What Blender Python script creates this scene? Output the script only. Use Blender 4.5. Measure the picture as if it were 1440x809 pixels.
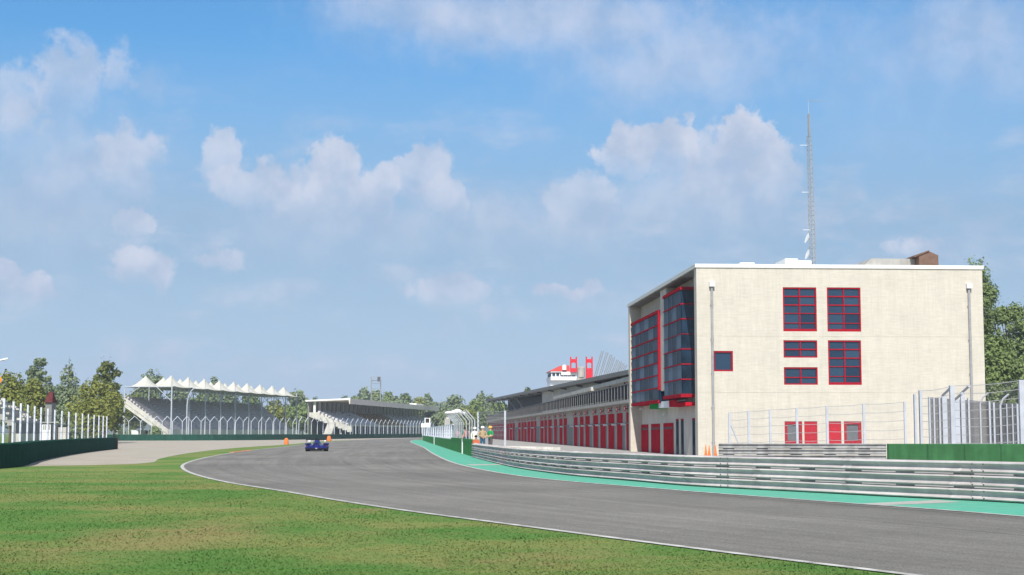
import bpy, math, random
import numpy as np
from mathutils import Vector, Matrix, noise as mnoise

for o in list(bpy.data.objects):
    bpy.data.objects.remove(o)
C = bpy.context.scene.collection
SC = bpy.context.scene
R = math.radians
rnd = random.Random(7)

# ------------------------------------------------------------------ camera
FPX, HZ, EYE = 2200.0, 608.0, 1.7          # focal length in photo pixels, horizon row, eye height
PITCH = math.atan((HZ - 404.5) / FPX)
cd = bpy.data.cameras.new('camera'); cam = bpy.data.objects.new('camera', cd); C.objects.link(cam)
cd.sensor_width = 36.0; cd.lens = 36.0 * FPX / 1440.0
cd.clip_start = 0.2; cd.clip_end = 30000
cam.location = (0, 0, EYE); cam.rotation_euler = (math.pi / 2 + PITCH, 0, 0)
SC.camera = cam

# ------------------------------------------------------------------ light
SUN_EL, SUN_AZ = R(42), R(184)            # azimuth clockwise from +Y: behind the camera, a touch to its left
sun_dir = Vector((math.sin(SUN_AZ) * math.cos(SUN_EL), math.cos(SUN_AZ) * math.cos(SUN_EL), math.sin(SUN_EL)))
sl = bpy.data.lights.new('sun', 'SUN'); so = bpy.data.objects.new('sun', sl); C.objects.link(so)
sl.energy = 4.0; sl.angle = R(0.53); sl.color = (1.0, 0.945, 0.87)
so.rotation_euler = sun_dir.to_track_quat('Z', 'Y').to_euler()
so.location = (0, 0, 60)
SC.view_settings.view_transform = 'Standard'; SC.view_settings.look = 'None'
SC.view_settings.exposure = 0.5; SC.view_settings.gamma = 1.0
SC.view_settings.use_curve_mapping = False
SC.cycles.max_bounces = 6; SC.cycles.transparent_max_bounces = 16
SC.cycles.volume_bounces = 0
SC.cycles.use_adaptive_sampling = True

# ------------------------------------------------------------------ pixel -> world
cp, sp = math.cos(PITCH), math.sin(PITCH)
def ray(px, py):
    a, b = px - 720.0, 404.5 - py
    return Vector((a, FPX * cp - b * sp, FPX * sp + b * cp))
CAM = Vector((0, 0, EYE))
def G(px, py, z=0.0):
    r = ray(px, py); return CAM + r * ((z - EYE) / r.z)
def at(px, py, Y):
    r = ray(px, py); return CAM + r * (Y / r.y)
def hit(px, py, p0, n):
    r = ray(px, py); return CAM + r * ((p0 - CAM).dot(n) / r.dot(n))

# ------------------------------------------------------------------ sky
def nnode(nt, t, **kw):
    n = nt.nodes.new(t)
    for k, v in kw.items(): setattr(n, k, v)
    return n
class NB:
    def __init__(s, nt): s.nt = nt
    def put(s, sock, v):
        if isinstance(v, (int, float)): sock.default_value = v
        elif isinstance(v, (tuple, list)): sock.default_value = v
        else: s.nt.links.new(v, sock)
    def m(s, op, a, b=0.0, c=None, clamp=False):
        n = nnode(s.nt, 'ShaderNodeMath', operation=op, use_clamp=clamp)
        s.put(n.inputs[0], a); s.put(n.inputs[1], b)
        if c is not None: s.put(n.inputs[2], c)
        return n.outputs[0]
    def v(s, op, a, b=(0, 0, 0), c=None):
        n = nnode(s.nt, 'ShaderNodeVectorMath', operation=op)
        s.put(n.inputs[0], a)
        if op != 'LENGTH': s.put(n.inputs[1], b)
        if c is not None: s.put(n.inputs[2], c)
        return n.outputs['Value' if op == 'LENGTH' else 'Vector']
    def rng(s, x, a, b, c=0.0, d=1.0, smooth=True):
        n = nnode(s.nt, 'ShaderNodeMapRange', interpolation_type='SMOOTHSTEP' if smooth else 'LINEAR')
        s.put(n.inputs[0], x)
        for i, q in zip((1, 2, 3, 4), (a, b, c, d)): s.put(n.inputs[i], q)
        return n.outputs[0]
    def noise(s, vec, scale, detail=4, rough=0.55, col=False):
        n = nnode(s.nt, 'ShaderNodeTexNoise'); s.put(n.inputs['Vector'], vec)
        n.inputs['Scale'].default_value = scale; n.inputs['Detail'].default_value = detail; n.inputs['Roughness'].default_value = rough
        return n.outputs['Color' if col else 'Fac']
    def mix(s, f, a, b, blend='MIX'):
        n = nnode(s.nt, 'ShaderNodeMix', data_type='RGBA', blend_type=blend)
        s.put(n.inputs['Factor'], f); s.put(n.inputs[6], a); s.put(n.inputs[7], b)
        return n.outputs[2]

def build_world():
    w = bpy.data.worlds.new('World'); SC.world = w; w.use_nodes = True
    nt = w.node_tree; nt.nodes.clear(); B = NB(nt)
    out = nnode(nt, 'ShaderNodeOutputWorld'); bg = nnode(nt, 'ShaderNodeBackground')
    nt.links.new(bg.outputs[0], out.inputs[0])
    STR = 0.09; bg.inputs[1].default_value = STR
    sky = nnode(nt, 'ShaderNodeTexSky', sky_type='NISHITA', sun_disc=False)
    sky.sun_elevation = SUN_EL; sky.sun_rotation = SUN_AZ
    sky.altitude = 100; sky.air_density = 1.0; sky.dust_density = 1.2; sky.ozone_density = 2.5
    tc = nnode(nt, 'ShaderNodeTexCoord').outputs['Generated']
    sep = nnode(nt, 'ShaderNodeSeparateXYZ'); nt.links.new(tc, sep.inputs[0])
    x, y, z = sep.outputs
    az = B.m('ARCTAN2', x, y); el = B.m('ARCSINE', z)
    cmb = nnode(nt, 'ShaderNodeCombineXYZ'); B.put(cmb.inputs[0], az); B.put(cmb.inputs[1], el)
    ang = cmb.outputs[0]
    # ragged cloud edges: shift the lookup with two scales of noise
    n1 = B.noise(tc, 26.0, 5, 0.6, col=True)
    n2 = B.noise(tc, 95.0, 4, 0.6, col=True)
    off = B.v('MULTIPLY', B.v('SUBTRACT', n1, (.5, .5, .5)), (.045, .034, 0))
    off2 = B.v('MULTIPLY', B.v('SUBTRACT', n2, (.5, .5, .5)), (.014, .012, 0))
    pos = B.v('ADD', B.v('ADD', ang, off), off2)
    nf = B.noise(tc, 60.0, 6, 0.62)
    nf0 = B.m('SUBTRACT', nf, .5)
    def pa(px, py):
        r = ray(px, py).normalized(); return math.atan2(r.x, r.y), math.asin(r.z)
    cl = None
    # (px, py, rx, ry, strength, softness) of each cumulus head or bank
    heads = [(12, 140, 60, 60, .5, .55), (98, 118, 58, 72, .62, .5), (160, 100, 34, 46, .5, .5), (30, 165, 45, 40, .5, .6), (210, 120, 40, 40, .3, .9),
             (180, 235, 62, 62, .7, .5), (120, 230, 60, 60, .35, .8), (60, 320, 190, 110, .25, 1.2),
             (312, 232, 44, 52, .75, .35), (365, 262, 70, 46, .75, .35), (430, 270, 60, 50, .6, .4), (476, 252, 48, 58, .85, .33), (535, 270, 40, 44, .75, .4), (600, 250, 52, 56, .75, .35), (632, 278, 44, 44, .7, .4), (480, 320, 260, 95, .5, .9),
             (700, 300, 60, 45, .4, .7), (815, 282, 56, 54, .62, .4), (770, 335, 200, 95, .45, 1.0),
             (885, 215, 56, 56, .9, .3), (940, 210, 58, 50, .95, .3), (1010, 235, 60, 72, .7, .4), (1050, 205, 42, 62, .95, .32), (1085, 250, 50, 60, .7, .45), (985, 290, 190, 90, .6, .8),
             (205, 378, 64, 42, .9, .35), (232, 398, 34, 26, .6, .6), (32, 405, 62, 30, .85, .35), (182, 309, 32, 24, .75, .45), (312, 362, 36, 19, .75, .45), (40, 435, 70, 40, .25, 1.0),
             (628, 412, 88, 32, .75, .45), (684, 446, 22, 15, .45, .7), (800, 411, 58, 13, .9, .5), (850, 432, 110, 34, .3, .9),
             (1296, 346, 54, 22, .8, .5), (1315, 362, 40, 22, .6, .6),
             (720, 30, 400, 105, .68, .9), (960, 95, 280, 130, .52, 1.0), (1310, 80, 270, 170, .50, 1.2), (90, 260, 230, 170, .52, 1.2), (560, 18, 190, 52, .30, 1.0), (690, 50, 190, 70, .42, 1.2), (830, 40, 120, 60, .38, 1.2), (890, 110, 90, 60, .38, 1.1), (990, 110, 110, 90, .33, 1.2), (1100, 60, 160, 110, .25, 1.3),
             (1390, 40, 130, 90, .5, 1.1), (1420, 110, 110, 80, .36, 1.2), (1240, 200, 160, 60, .18, 1.4)]
    for (px, py, rx, ry, st, soft) in heads:
        a, e = pa(px, py); ia, ie = FPX / rx, FPX / ry
        q = B.v('MULTIPLY_ADD', pos, (ia, ie, 0), (-a * ia, -e * ie, 0))
        d = B.m('ADD', B.m('SUBTRACT', 1.0, B.v('LENGTH', q)), B.m('MULTIPLY', nf0, 1.25 if soft < .8 else .55))
        sy = nnode(nt, 'ShaderNodeSeparateXYZ'); nt.links.new(q, sy.inputs[0])
        fade = B.rng(sy.outputs[1], -1.05, .45, .10, 1.0)
        soft = soft * .9 if soft < .6 else soft; st = min(1.0, st * 1.12)
        al = B.m('MULTIPLY', B.m('MULTIPLY', B.rng(d, 0.0, soft, 0.0, 1.0), fade), st)
        cl = al if cl is None else B.m('SUBTRACT', B.m('ADD', cl, al), B.m('MULTIPLY', cl, al))
    # soft mottling of the vapour itself, flattened near the horizon
    mot = B.noise(B.v('MULTIPLY', tc, (1, 1, 2.6)), 17.0, 6, .6)
    cl = B.m('MAXIMUM', cl, B.m('MULTIPLY', B.rng(mot, .46, .72, 0, .55), B.m('MULTIPLY', B.rng(el, .25, .15), B.rng(el, .015, .05))))
    # elsewhere on the dome: unseen broken cloud, widened to whiten and lift ambient light
    fld = B.rng(B.noise(tc, 5.0, 6, 0.6), .42, .56)
    away = B.rng(y, .92, .6, 0.0, .85)
    cl = B.m('MAXIMUM', cl, B.m('MULTIPLY', fld, B.m('MULTIPLY', away, B.rng(z, 0, .15))))
    # low veil of vapour
    veil = B.m('MULTIPLY', B.m('ADD', B.rng(el, .25, .135, 0.0, .86, smooth=False), B.rng(el, .12, .03, 0.0, .13, smooth=False)), B.rng(nf, .1, .9, .9, 1.0))
    K = 1.0 / STR * 2 ** -SC.view_settings.exposure
    grade = B.mix(1.0, sky.outputs[0], (0.455, .89, 1.13, 1), 'MULTIPLY')
    vcol = B.mix(B.rng(el, .13, .04), (0.345 * K, 0.475 * K, 0.655 * K, 1), (0.425 * K, 0.575 * K, 0.77 * K, 1))
    c1 = B.mix(veil, grade, vcol)
    lit = B.rng(B.noise(tc, 38.0, 4, .55), .30, .70)
    ccol = B.mix(lit, (0.44 * K, 0.545 * K, 0.73 * K, 1), (0.645 * K, 0.70 * K, 0.84 * K, 1))
    c2 = B.mix(cl, c1, ccol)
    nt.links.new(c2, bg.inputs[0])
build_world()

# ------------------------------------------------------------------ materials
MATS = {}
def mat(name, col, rough=.7, metal=0.0, var=0.12, vscale=2.0, stretch=(1, 1, 1), bump=0.0, bscale=20, streak=0.0, spec=0.0, extra=None):
    if name in MATS: return MATS[name]
    m = bpy.data.materials.new(name); m.use_nodes = True
    nt = m.node_tree; B = NB(nt); p = nt.nodes['Principled BSDF']
    p.inputs['Roughness'].default_value = rough; p.inputs['Metallic'].default_value = metal
    p.inputs['Specular IOR Level'].default_value = spec
    tc = nnode(nt, 'ShaderNodeTexCoord').outputs['Object']
    c = tuple(col) + (1,)
    vec = B.v('MULTIPLY', tc, stretch)
    n = B.noise(vec, vscale, 6, .6)
    f = B.rng(n, .3, .7, 1 - var, 1 + var)
    if streak:
        s = B.noise(B.v('MULTIPLY', tc, (1, 1, .06)), 3.0, 4, .6)
        f = B.m('MULTIPLY', f, B.rng(s, .3, .75, 1.03, 1 - streak))
    c = B.v('SCALE', c[:3])if False else B.mix(1.0, c, f, 'MULTIPLY')
    if extra: c = extra(B, tc, c)
    nt.links.new(c, p.inputs['Base Color'])
    if bump:
        b = nnode(nt, 'ShaderNodeBump'); b.inputs['Strength'].default_value = bump; b.inputs['Distance'].default_value = .02
        nt.links.new(B.noise(tc, bscale, 5, .6), b.inputs['Height']); nt.links.new(b.outputs[0], p.inputs['Normal'])
    MATS[name] = m; return m

def panel_lines(sx, sz, amt):
    def f(B, tc, c):
        sep = nnode(B.nt, 'ShaderNodeSeparateXYZ'); B.nt.links.new(tc, sep.inputs[0])
        r = None
        for s, o in ((sx, sep.outputs[0]), (sx, sep.outputs[1]), (sz, sep.outputs[2])):
            fr = B.m('FRACT', B.m('ADD', B.m('MULTIPLY', o, 1.0 / s), .37))
            l = B.m('LESS_THAN', fr, .035 / s)
            r = l if r is None else B.m('MAXIMUM', r, l)
        return B.mix(B.m('MULTIPLY', r, amt), c, (.25, .22, .18, 1))
    return f

def glass_mat(name, col, gloss, rough=.05, var=.5, vs=.6):
    m = mat(name, col, .6, var=var, vscale=vs); nt = m.node_tree; p = nt.nodes['Principled BSDF']
    g = nnode(nt, 'ShaderNodeBsdfGlossy'); g.inputs['Roughness'].default_value = rough; ms = nnode(nt, 'ShaderNodeMixShader'); ms.inputs[0].default_value = gloss
    nt.links.new(p.outputs[0], ms.inputs[1]); nt.links.new(g.outputs[0], ms.inputs[2]); nt.links.new(ms.outputs[0], nt.nodes['Material Output'].inputs[0]); return m
def pane_mat(name, a, b, gloss, rough, lo=.35, hi=.9):
    m = bpy.data.materials.new(name); m.use_nodes = True; nt = m.node_tree; B = NB(nt); p = nt.nodes['Principled BSDF']; p.inputs['Specular IOR Level'].default_value = 0; p.inputs['Roughness'].default_value = .6
    g = nnode(nt, 'ShaderNodeNewGeometry'); f = B.rng(g.outputs['Random Per Island'], lo, hi)
    nt.links.new(B.mix(f, a + (1,), b + (1,)), p.inputs['Base Color'])
    gl = nnode(nt, 'ShaderNodeBsdfGlossy'); gl.inputs['Roughness'].default_value = rough; ms = nnode(nt, 'ShaderNodeMixShader'); ms.inputs[0].default_value = gloss
    nt.links.new(p.outputs[0], ms.inputs[1]); nt.links.new(gl.outputs[0], ms.inputs[2]); nt.links.new(ms.outputs[0], nt.nodes['Material Output'].inputs[0]); return m
def board_marks(B, tc, c):
    h = B.noise(B.v('MULTIPLY', tc, (.5, .5, 5.0)), 2.2, 5, .7); v = B.noise(B.v('MULTIPLY', tc, (6.0, 6.0, .45)), 1.6, 5, .7)
    c = B.mix(1.0, c, B.m('MULTIPLY', B.rng(h, .3, .7, .93, 1.06), B.rng(v, .3, .7, .955, 1.04)), 'MULTIPLY')
    return panel_lines(3.2, 1.25, .07)(B, tc, c)
M_concrete = mat('tower_concrete', (.54, .50, .425), .85, var=.04, vscale=.7, streak=.035, bump=.15, extra=board_marks, spec=0)
M_side = mat('tower_side_render', (.56, .52, .45), .85, var=.07, vscale=.9, streak=.12, spec=.2)
M_coping = mat('white_coping', (.80, .80, .77), .5, var=.05)
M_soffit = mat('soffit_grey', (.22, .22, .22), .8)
M_red = mat('red_paint', (.33, .010, .022), .45, var=.06)
M_door = mat('red_roller_door', (.43, .010, .024), .5, var=.10, vscale=.7)
M_glass = glass_mat('dark_glass', (.012, .030, .056), .06)
M_glass2 = pane_mat('blue_glass', (.014, .032, .060), (.095, .14, .20), .09, .06)
M_pane = pane_mat('front_window_glass', (.009, .024, .052), (.024, .055, .098), .06, .05, .1, .95)
M_metal = mat('galvanised_steel', (.52, .475, .46), .5, 0.0, var=.22, vscale=1.3, stretch=(.3, .3, 6), streak=.12)
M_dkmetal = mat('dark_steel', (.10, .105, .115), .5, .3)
M_pipe = mat('pipe_steel', (.30, .305, .31), .45, 0)
M_white = mat('white_paint', (.76, .77, .78), .45, var=.06)
M_post = mat('fence_post_steel', (.44, .46, .50), .45, 0, var=.08)
M_postw = mat('white_fence_post', (.60, .63, .70), .5, 0, var=.06)
M_wire = mat('fence_wire', (.30, .30, .31), .5, 0)
M_tent = mat('tent_membrane', (.56, .54, .465), .6, var=.05)
M_grey = mat('grey_concrete', (.40, .385, .355), .9, var=.15, vscale=.7, streak=.15)
M_lgrey = mat('pale_concrete', (.56, .535, .48), .9, var=.14, vscale=.7, streak=.12)
M_pit = mat('pit_render', (.42, .40, .365), .85, var=.10, vscale=.5, streak=.15)
M_pier = mat('pier_grey', (.22, .22, .215), .8, var=.1)
M_seat = mat('grey_seat', (.46, .44, .44), .7, var=.25, vscale=2.5)
M_oseat = mat('ochre_seat', (.27, .18, .07), .7, var=.3, vscale=2.5)
M_roofbrown = mat("roof_underside", (.66, .575, .51), .9, var=.2, vscale=.8, stretch=(4, .3, 1))
M_black = mat('black_rubber', (.015, .015, .016), .8)
M_car = mat('car_blue', (.010, .013, .13), .3, var=.25, vscale=1.5, spec=.35)
M_orange = mat('orange_plastic', (.85, .20, .05), .55, var=.05)
M_bark = mat('bark', (.12, .09, .06), .9, var=.3, vscale=3)
M_brown = mat('brown_render', (.16, .10, .075), .9, var=.15)
M_tilered = mat('red_tiles', (.11, .03, .028), .85, var=.25, vscale=3)
def seams(col, sp_, amt=.35):
    def f(B, tc, c):
        sep = nnode(B.nt, 'ShaderNodeSeparateXYZ'); B.nt.links.new(tc, sep.inputs[0])
        s = B.m('ADD', sep.outputs[0], sep.outputs[1])
        fr = B.m('FRACT', B.m('MULTIPLY', s, 1.0 / sp_))
        return B.mix(B.m('MULTIPLY', B.m('LESS_THAN', fr, .05), amt), c, col)
    return f
M_green = mat('green_belt', (.045, .135, .055), .75, var=.14, vscale=1.2, streak=.22, extra=seams((.01, .03, .015, 1), 1.3))
M_greend = mat('bottle_green_belt', (.022, .085, .058), .75, var=.14, vscale=1.2, streak=.22, extra=seams((.005, .02, .012, 1), 1.3))
M_greendk = mat('deep_green_belt', (.020, .070, .050), .75, var=.14, vscale=1.2, streak=.22, extra=seams((.004, .015, .01, 1), 1.3))

def foliage(name, a, b):
    m = bpy.data.materials.new(name); m.use_nodes = True; nt = m.node_tree; B = NB(nt)
    p = nt.nodes['Principled BSDF']; p.inputs['Roughness'].default_value = .8; p.inputs['Specular IOR Level'].default_value = 0
    g = nnode(nt, 'ShaderNodeNewGeometry'); tc = nnode(nt, 'ShaderNodeTexCoord').outputs['Object']
    f = B.m('ADD', B.m('MULTIPLY', g.outputs['Random Per Island'], .55), B.m('MULTIPLY', B.noise(tc, .45, 3), .6), clamp=True)
    c = B.mix(f, a + (1,), b + (1,)); nt.links.new(c, p.inputs['Base Color'])
    tr = nnode(nt, 'ShaderNodeBsdfTranslucent'); nt.links.new(c, tr.inputs[0])
    ms = nnode(nt, 'ShaderNodeMixShader'); ms.inputs[0].default_value = .25
    nt.links.new(p.outputs[0], ms.inputs[1]); nt.links.new(tr.outputs[0], ms.inputs[2])
    nt.links.new(ms.outputs[0], nt.nodes['Material Output'].inputs[0]); return m
F_olive = foliage('leaf_olive', (.115, .145, .035), (.33, .34, .09))
F_mid = foliage('leaf_mid', (.105, .155, .052), (.26, .33, .125))
F_grey = foliage('leaf_grey', (.125, .17, .092), (.30, .36, .20))
F_dark = foliage('leaf_dark', (.080, .110, .034), (.22, .25, .08))
F_bright = foliage('leaf_bright', (.105, .150, .055), (.27, .34, .14))

# ------------------------------------------------------------------ mesh helpers
class MB:
    def __init__(s): s.v = []; s.f = []
    def add(s, vs, fs):
        o = len(s.v); s.v += [tuple(p) for p in vs]; s.f += [tuple(i + o for i in f) for f in fs]; return s
    def box(s, x0, x1, y0, y1, z0, z1):
        return s.add([(x0, y0, z0), (x1, y0, z0), (x1, y1, z0), (x0, y1, z0), (x0, y0, z1), (x1, y0, z1), (x1, y1, z1), (x0, y1, z1)],
                     [(0, 3, 2, 1), (4, 5, 6, 7), (0, 1, 5, 4), (1, 2, 6, 5), (2, 3, 7, 6), (3, 0, 4, 7)])
    def prism(s, pts, d):
        """planar polygon pts extruded along the vector d"""
        n = len(pts); d = Vector(d); a = [Vector(p) for p in pts]; b = [p + d for p in a]
        return s.add(a + b, [tuple(range(n)), tuple(range(2 * n - 1, n - 1, -1))] + [((i + 1) % n, i, n + i, n + (i + 1) % n) for i in range(n)])
    def tube(s, pts, r, n=6, r1=None):
        pts = [Vector(p) for p in pts]; r1 = r if r1 is None else r1; rings = []
        for i, p in enumerate(pts):
            t = (pts[min(i + 1, len(pts) - 1)] - pts[max(i - 1, 0)]).normalized()
            a = t.orthogonal().normalized() if i == 0 else (a - t * a.dot(t)).normalized()
            b = t.cross(a); k = i / max(1, len(pts) - 1); rr = r + (r1 - r) * k
            rings.append([p + (a * math.cos(2 * math.pi * j / n) + b * math.sin(2 * math.pi * j / n)) * rr for j in range(n)])
        vs = [v for q in rings for v in q]; fs = []
        for i in range(len(pts) - 1):
            for j in range(n):
                k = (j + 1) % n; fs.append((i * n + j, i * n + k, (i + 1) * n + k, (i + 1) * n + j))
        fs.append(tuple(range(n - 1, -1, -1))); fs.append(tuple(range((len(pts) - 1) * n, len(pts) * n)))
        return s.add(vs, fs)
    def lathe(s, prof, n=16, c=(0, 0, 0)):
        vs = []; fs = []
        for r, z in prof:
            for j in range(n):
                t = 2 * math.pi * j / n; vs.append((c[0] + r * math.cos(t), c[1] + r * math.sin(t), c[2] + z))
        for i in range(len(prof) - 1):
            for j in range(n):
                k = (j + 1) % n; fs.append((i * n + j, i * n + k, (i + 1) * n + k, (i + 1) * n + j))
        fs.append(tuple(range(n - 1, -1, -1))); fs.append(tuple(range((len(prof) - 1) * n, len(prof) * n)))
        return s.add(vs, fs)
    def build(s, name, m, parent=None, loc=(0, 0, 0), smooth=False):
        me = bpy.data.meshes.new(name); me.from_pydata(s.v, [], s.f); me.update()
        if smooth: me.polygons.foreach_set('use_smooth', [True] * len(me.polygons))
        ms = m if isinstance(m, (list, tuple)) else [m]
        for q in ms: me.materials.append(q)
        o = bpy.data.objects.new(name, me); C.objects.link(o); o.location = loc
        if parent: o.parent = parent
        return o
def box(name, m, parent, *a): return MB().box(*a).build(name, m, parent)
def tag(o, label, cat, group=None, kind=None):
    if label: o['label'] = label
    if cat: o['category'] = cat
    if group: o['group'] = group
    if kind: o['kind'] = kind
    return o
def thing(name, label, cat, loc=(0, 0, 0), rz=0, group=None):
    o = bpy.data.objects.new(name, None); C.objects.link(o); o.location = loc; o.rotation_euler = (0, 0, rz)
    o.empty_display_size = .3
    return tag(o, label, cat, group)
def dup(root, loc, rz=None, label=None, scale=None):
    def rec(o, par):
        c = o.copy(); C.objects.link(c)
        if par: c.parent = par
        for ch in [k for k in CH.get(o.name, [])]: rec(ch, c)
        return c
    CH = {}
    for k in bpy.data.objects:
        if k.parent: CH.setdefault(k.parent.name, []).append(k)
    r = rec(root, None); r.location = loc
    if rz is not None: r.rotation_euler = (0, 0, rz)
    if label: r['label'] = label
    if scale: r.scale = scale
    return r
def smooth_line(pts, step):
    """Catmull-Rom through 3-D points, resampled about every step metres"""
    P = [Vector(p) for p in pts]; P = [P[0] * 2 - P[1]] + P + [P[-1] * 2 - P[-2]]; out = []
    for i in range(1, len(P) - 2):
        a, b, c, d = P[i - 1:i + 3]; n = max(2, int((c - b).length / step))
        # centripetal-ish tangents keep uneven control points from looping
        l0, l1, l2 = max((b - a).length, .01), max((c - b).length, .01), max((d - c).length, .01)
        m1 = ((b - a) / l0 * l1 + (c - b)) * .5; m2 = ((c - b) + (d - c) / l2 * l1) * .5
        for k in range(n):
            t = k / n; t2 = t * t; t3 = t2 * t
            out.append(b * (2 * t3 - 3 * t2 + 1) + m1 * (t3 - 2 * t2 + t) + c * (-2 * t3 + 3 * t2) + m2 * (t3 - t2))
    out.append(P[-2]); return out
def lengths(pts):
    L = [0.0]
    for a, b in zip(pts, pts[1:]): L.append(L[-1] + (b - a).length)
    return L
def along(pts, s, L=None):
    L = L or lengths(pts); s = min(max(s, 0), L[-1])
    for i in range(len(L) - 1):
        if s <= L[i + 1]:
            t = (s - L[i]) / max(1e-6, L[i + 1] - L[i]); return pts[i].lerp(pts[i + 1], t)
    return pts[-1]
def resample(pts, n):
    L = lengths(pts); return [along(pts, L[-1] * i / (n - 1), L) for i in range(n)]
def sweep(mb, pts, prof, side=1, closed=True, o=Vector((0, 0, 0)), hs=None):
    """profile (offset, z) swept along a ground line; positive offset is to the right of travel times side"""
    n = len(prof); vs = []; fs = []
    for i, p in enumerate(pts):
        t = (pts[min(i + 1, len(pts) - 1)] - pts[max(i - 1, 0)]); t.z = 0; t.normalize()
        nn = Vector((t.y, -t.x, 0)) * side; k = 1.0 if hs is None else hs[i]
        for a, z in prof: vs.append(p + nn * a + Vector((0, 0, z * k)) - o)
    for i in range(len(pts) - 1):
        for j in range(n if closed else n - 1):
            k = (j + 1) % n; fs.append((i * n + j, i * n + k, (i + 1) * n + k, (i + 1) * n + j))
    if closed:
        fs.append(tuple(range(n))); fs.append(tuple(range(len(pts) * n - 1, (len(pts) - 1) * n - 1, -1)))
    return mb.add(vs, fs)
def flat(v, z): return Vector((v.x, v.y, z))
def px_on_line(px, pts):
    """point of a ground polyline that appears in photo column px"""
    k = (px - 720.0)
    best = None
    for a, b in zip(pts, pts[1:]):
        def g(p): 
            # column of a ground-level point
            d = p.y * cp + (0 - EYE) * sp
            return 720.0 + FPX * p.x / d
        ga, gb = g(a), g(b)
        if (ga - px) * (gb - px) <= 0 and abs(gb - ga) > 1e-6:
            return a.lerp(b, (px - ga) / (gb - ga))
    return None

# ------------------------------------------------------------------ ground and surfaces
def ribbon(name, A, Bp, z, m, n=260):
    A = resample(A, n); Bp = resample(Bp, n); me = bpy.data.meshes.new(name); vs = []; uv = []; K = 9
    L = lengths([(a + b) / 2 for a, b in zip(A, Bp)])
    for i in range(n):
        for k in range(K):
            p = A[i].lerp(Bp[i], k / (K - 1)); vs.append((p.x, p.y, z)); uv.append((k / (K - 1), L[i]))
    fs = [(i * K + k, i * K + k + 1, (i + 1) * K + k + 1, (i + 1) * K + k) for i in range(n - 1) for k in range(K - 1)]
    me.from_pydata(vs, [], fs); ul = me.uv_layers.new(name='UVMap')
    for lp in me.loops: ul.data[lp.index].uv = uv[lp.vertex_index]
    me.materials.append(m); o = bpy.data.objects.new(name, me); C.objects.link(o); o['kind'] = 'structure'; return o
def sheet(name, pts, z, m):
    from mathutils.geometry import tessellate_polygon
    tri = tessellate_polygon([[flat(p, 0) for p in pts]])
    me = bpy.data.meshes.new(name); me.from_pydata([(p.x, p.y, z) for p in pts], [], [tuple(t) for t in tri]); me.update()
    if me.polygons and sum(p.normal.z * p.area for p in me.polygons) < 0: me.flip_normals()
    me.materials.append(m); o = bpy.data.objects.new(name, me); C.objects.link(o); o['kind'] = 'structure'; return o

def grass_mat(name='mown_grass', blade=False):
    m = bpy.data.materials.new(name); m.use_nodes = True; nt = m.node_tree; B = NB(nt)
    p = nt.nodes['Principled BSDF']; p.inputs['Roughness'].default_value = .9; p.inputs['Specular IOR Level'].default_value = .0
    pos = nnode(nt, 'ShaderNodeNewGeometry').outputs['Position']
    big = B.noise(pos, .16, 5, .62); mid = B.noise(pos, 1.4, 5, .65); fine = B.noise(pos, 34, 3, .7); dry = B.noise(B.v('ADD', pos, (31, 7, 0)), .23, 5, .7)
    c = B.mix(B.rng(big, .40, .60), (.094, .200, .050, 1), (.215, .235, .080, 1))
    c = B.mix(B.rng(mid, .35, .75, 0, .55), c, (.125, .20, .060, 1))
    patch = B.m('MULTIPLY', B.rng(dry, .52, .72), B.rng(mid, .3, .6, .35, 1.0))
    # one worn dry patch in the foreground grass
    q = B.v('MULTIPLY_ADD', B.v('ADD', pos, B.v('MULTIPLY', B.v('SUBTRACT', B.noise(pos, .5, 5, .65, col=True), (.5, .5, .5)), (1.8, 4, 0))), (1 / 2.0, 1 / 5.5, 0), (5.6 / 2.0, -26.3 / 5.5, 0))
    worn = B.m('MULTIPLY', B.rng(B.v('LENGTH', q), 1.0, .3), B.rng(mid, .3, .6, .25, .85))
    patch = B.m('MAXIMUM', B.m('MULTIPLY', patch, .85), worn)
    c = B.mix(patch, c, (.270, .225, .100, 1))
    c = B.mix(1.0, c, B.rng(fine, .25, .75, .88, 1.12), 'MULTIPLY')
    nt.links.new(c, p.inputs['Base Color'])
    b = nnode(nt, 'ShaderNodeBump'); b.inputs['Strength'].default_value = .3; b.inputs['Distance'].default_value = .03
    nt.links.new(fine, b.inputs['Height'])
    if blade:
        gn = nnode(nt, 'ShaderNodeNewGeometry').outputs['Normal']
        nt.links.new(B.v('NORMALIZE', B.v('MULTIPLY_ADD', gn, (.28, .28, .1), (0, 0, 1))), p.inputs['Normal'])
        c2 = B.mix(1.0, c, (1.45, 1.45, 1.4, 1), 'MULTIPLY'); nt.links.new(c2, p.inputs['Base Color'])
        tr = nnode(nt, 'ShaderNodeBsdfTranslucent'); nt.links.new(c2, tr.inputs[0]); nt.links.new(p.inputs['Normal'].links[0].from_socket, tr.inputs['Normal'])
        ms = nnode(nt, 'ShaderNodeMixShader'); ms.inputs[0].default_value = .5; nt.links.new(p.outputs[0], ms.inputs[1]); nt.links.new(tr.outputs[0], ms.inputs[2]); nt.links.new(ms.outputs[0], nt.nodes['Material Output'].inputs[0])
    else: nt.links.new(b.outputs[0], p.inputs['Normal'])
    return m
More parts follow.
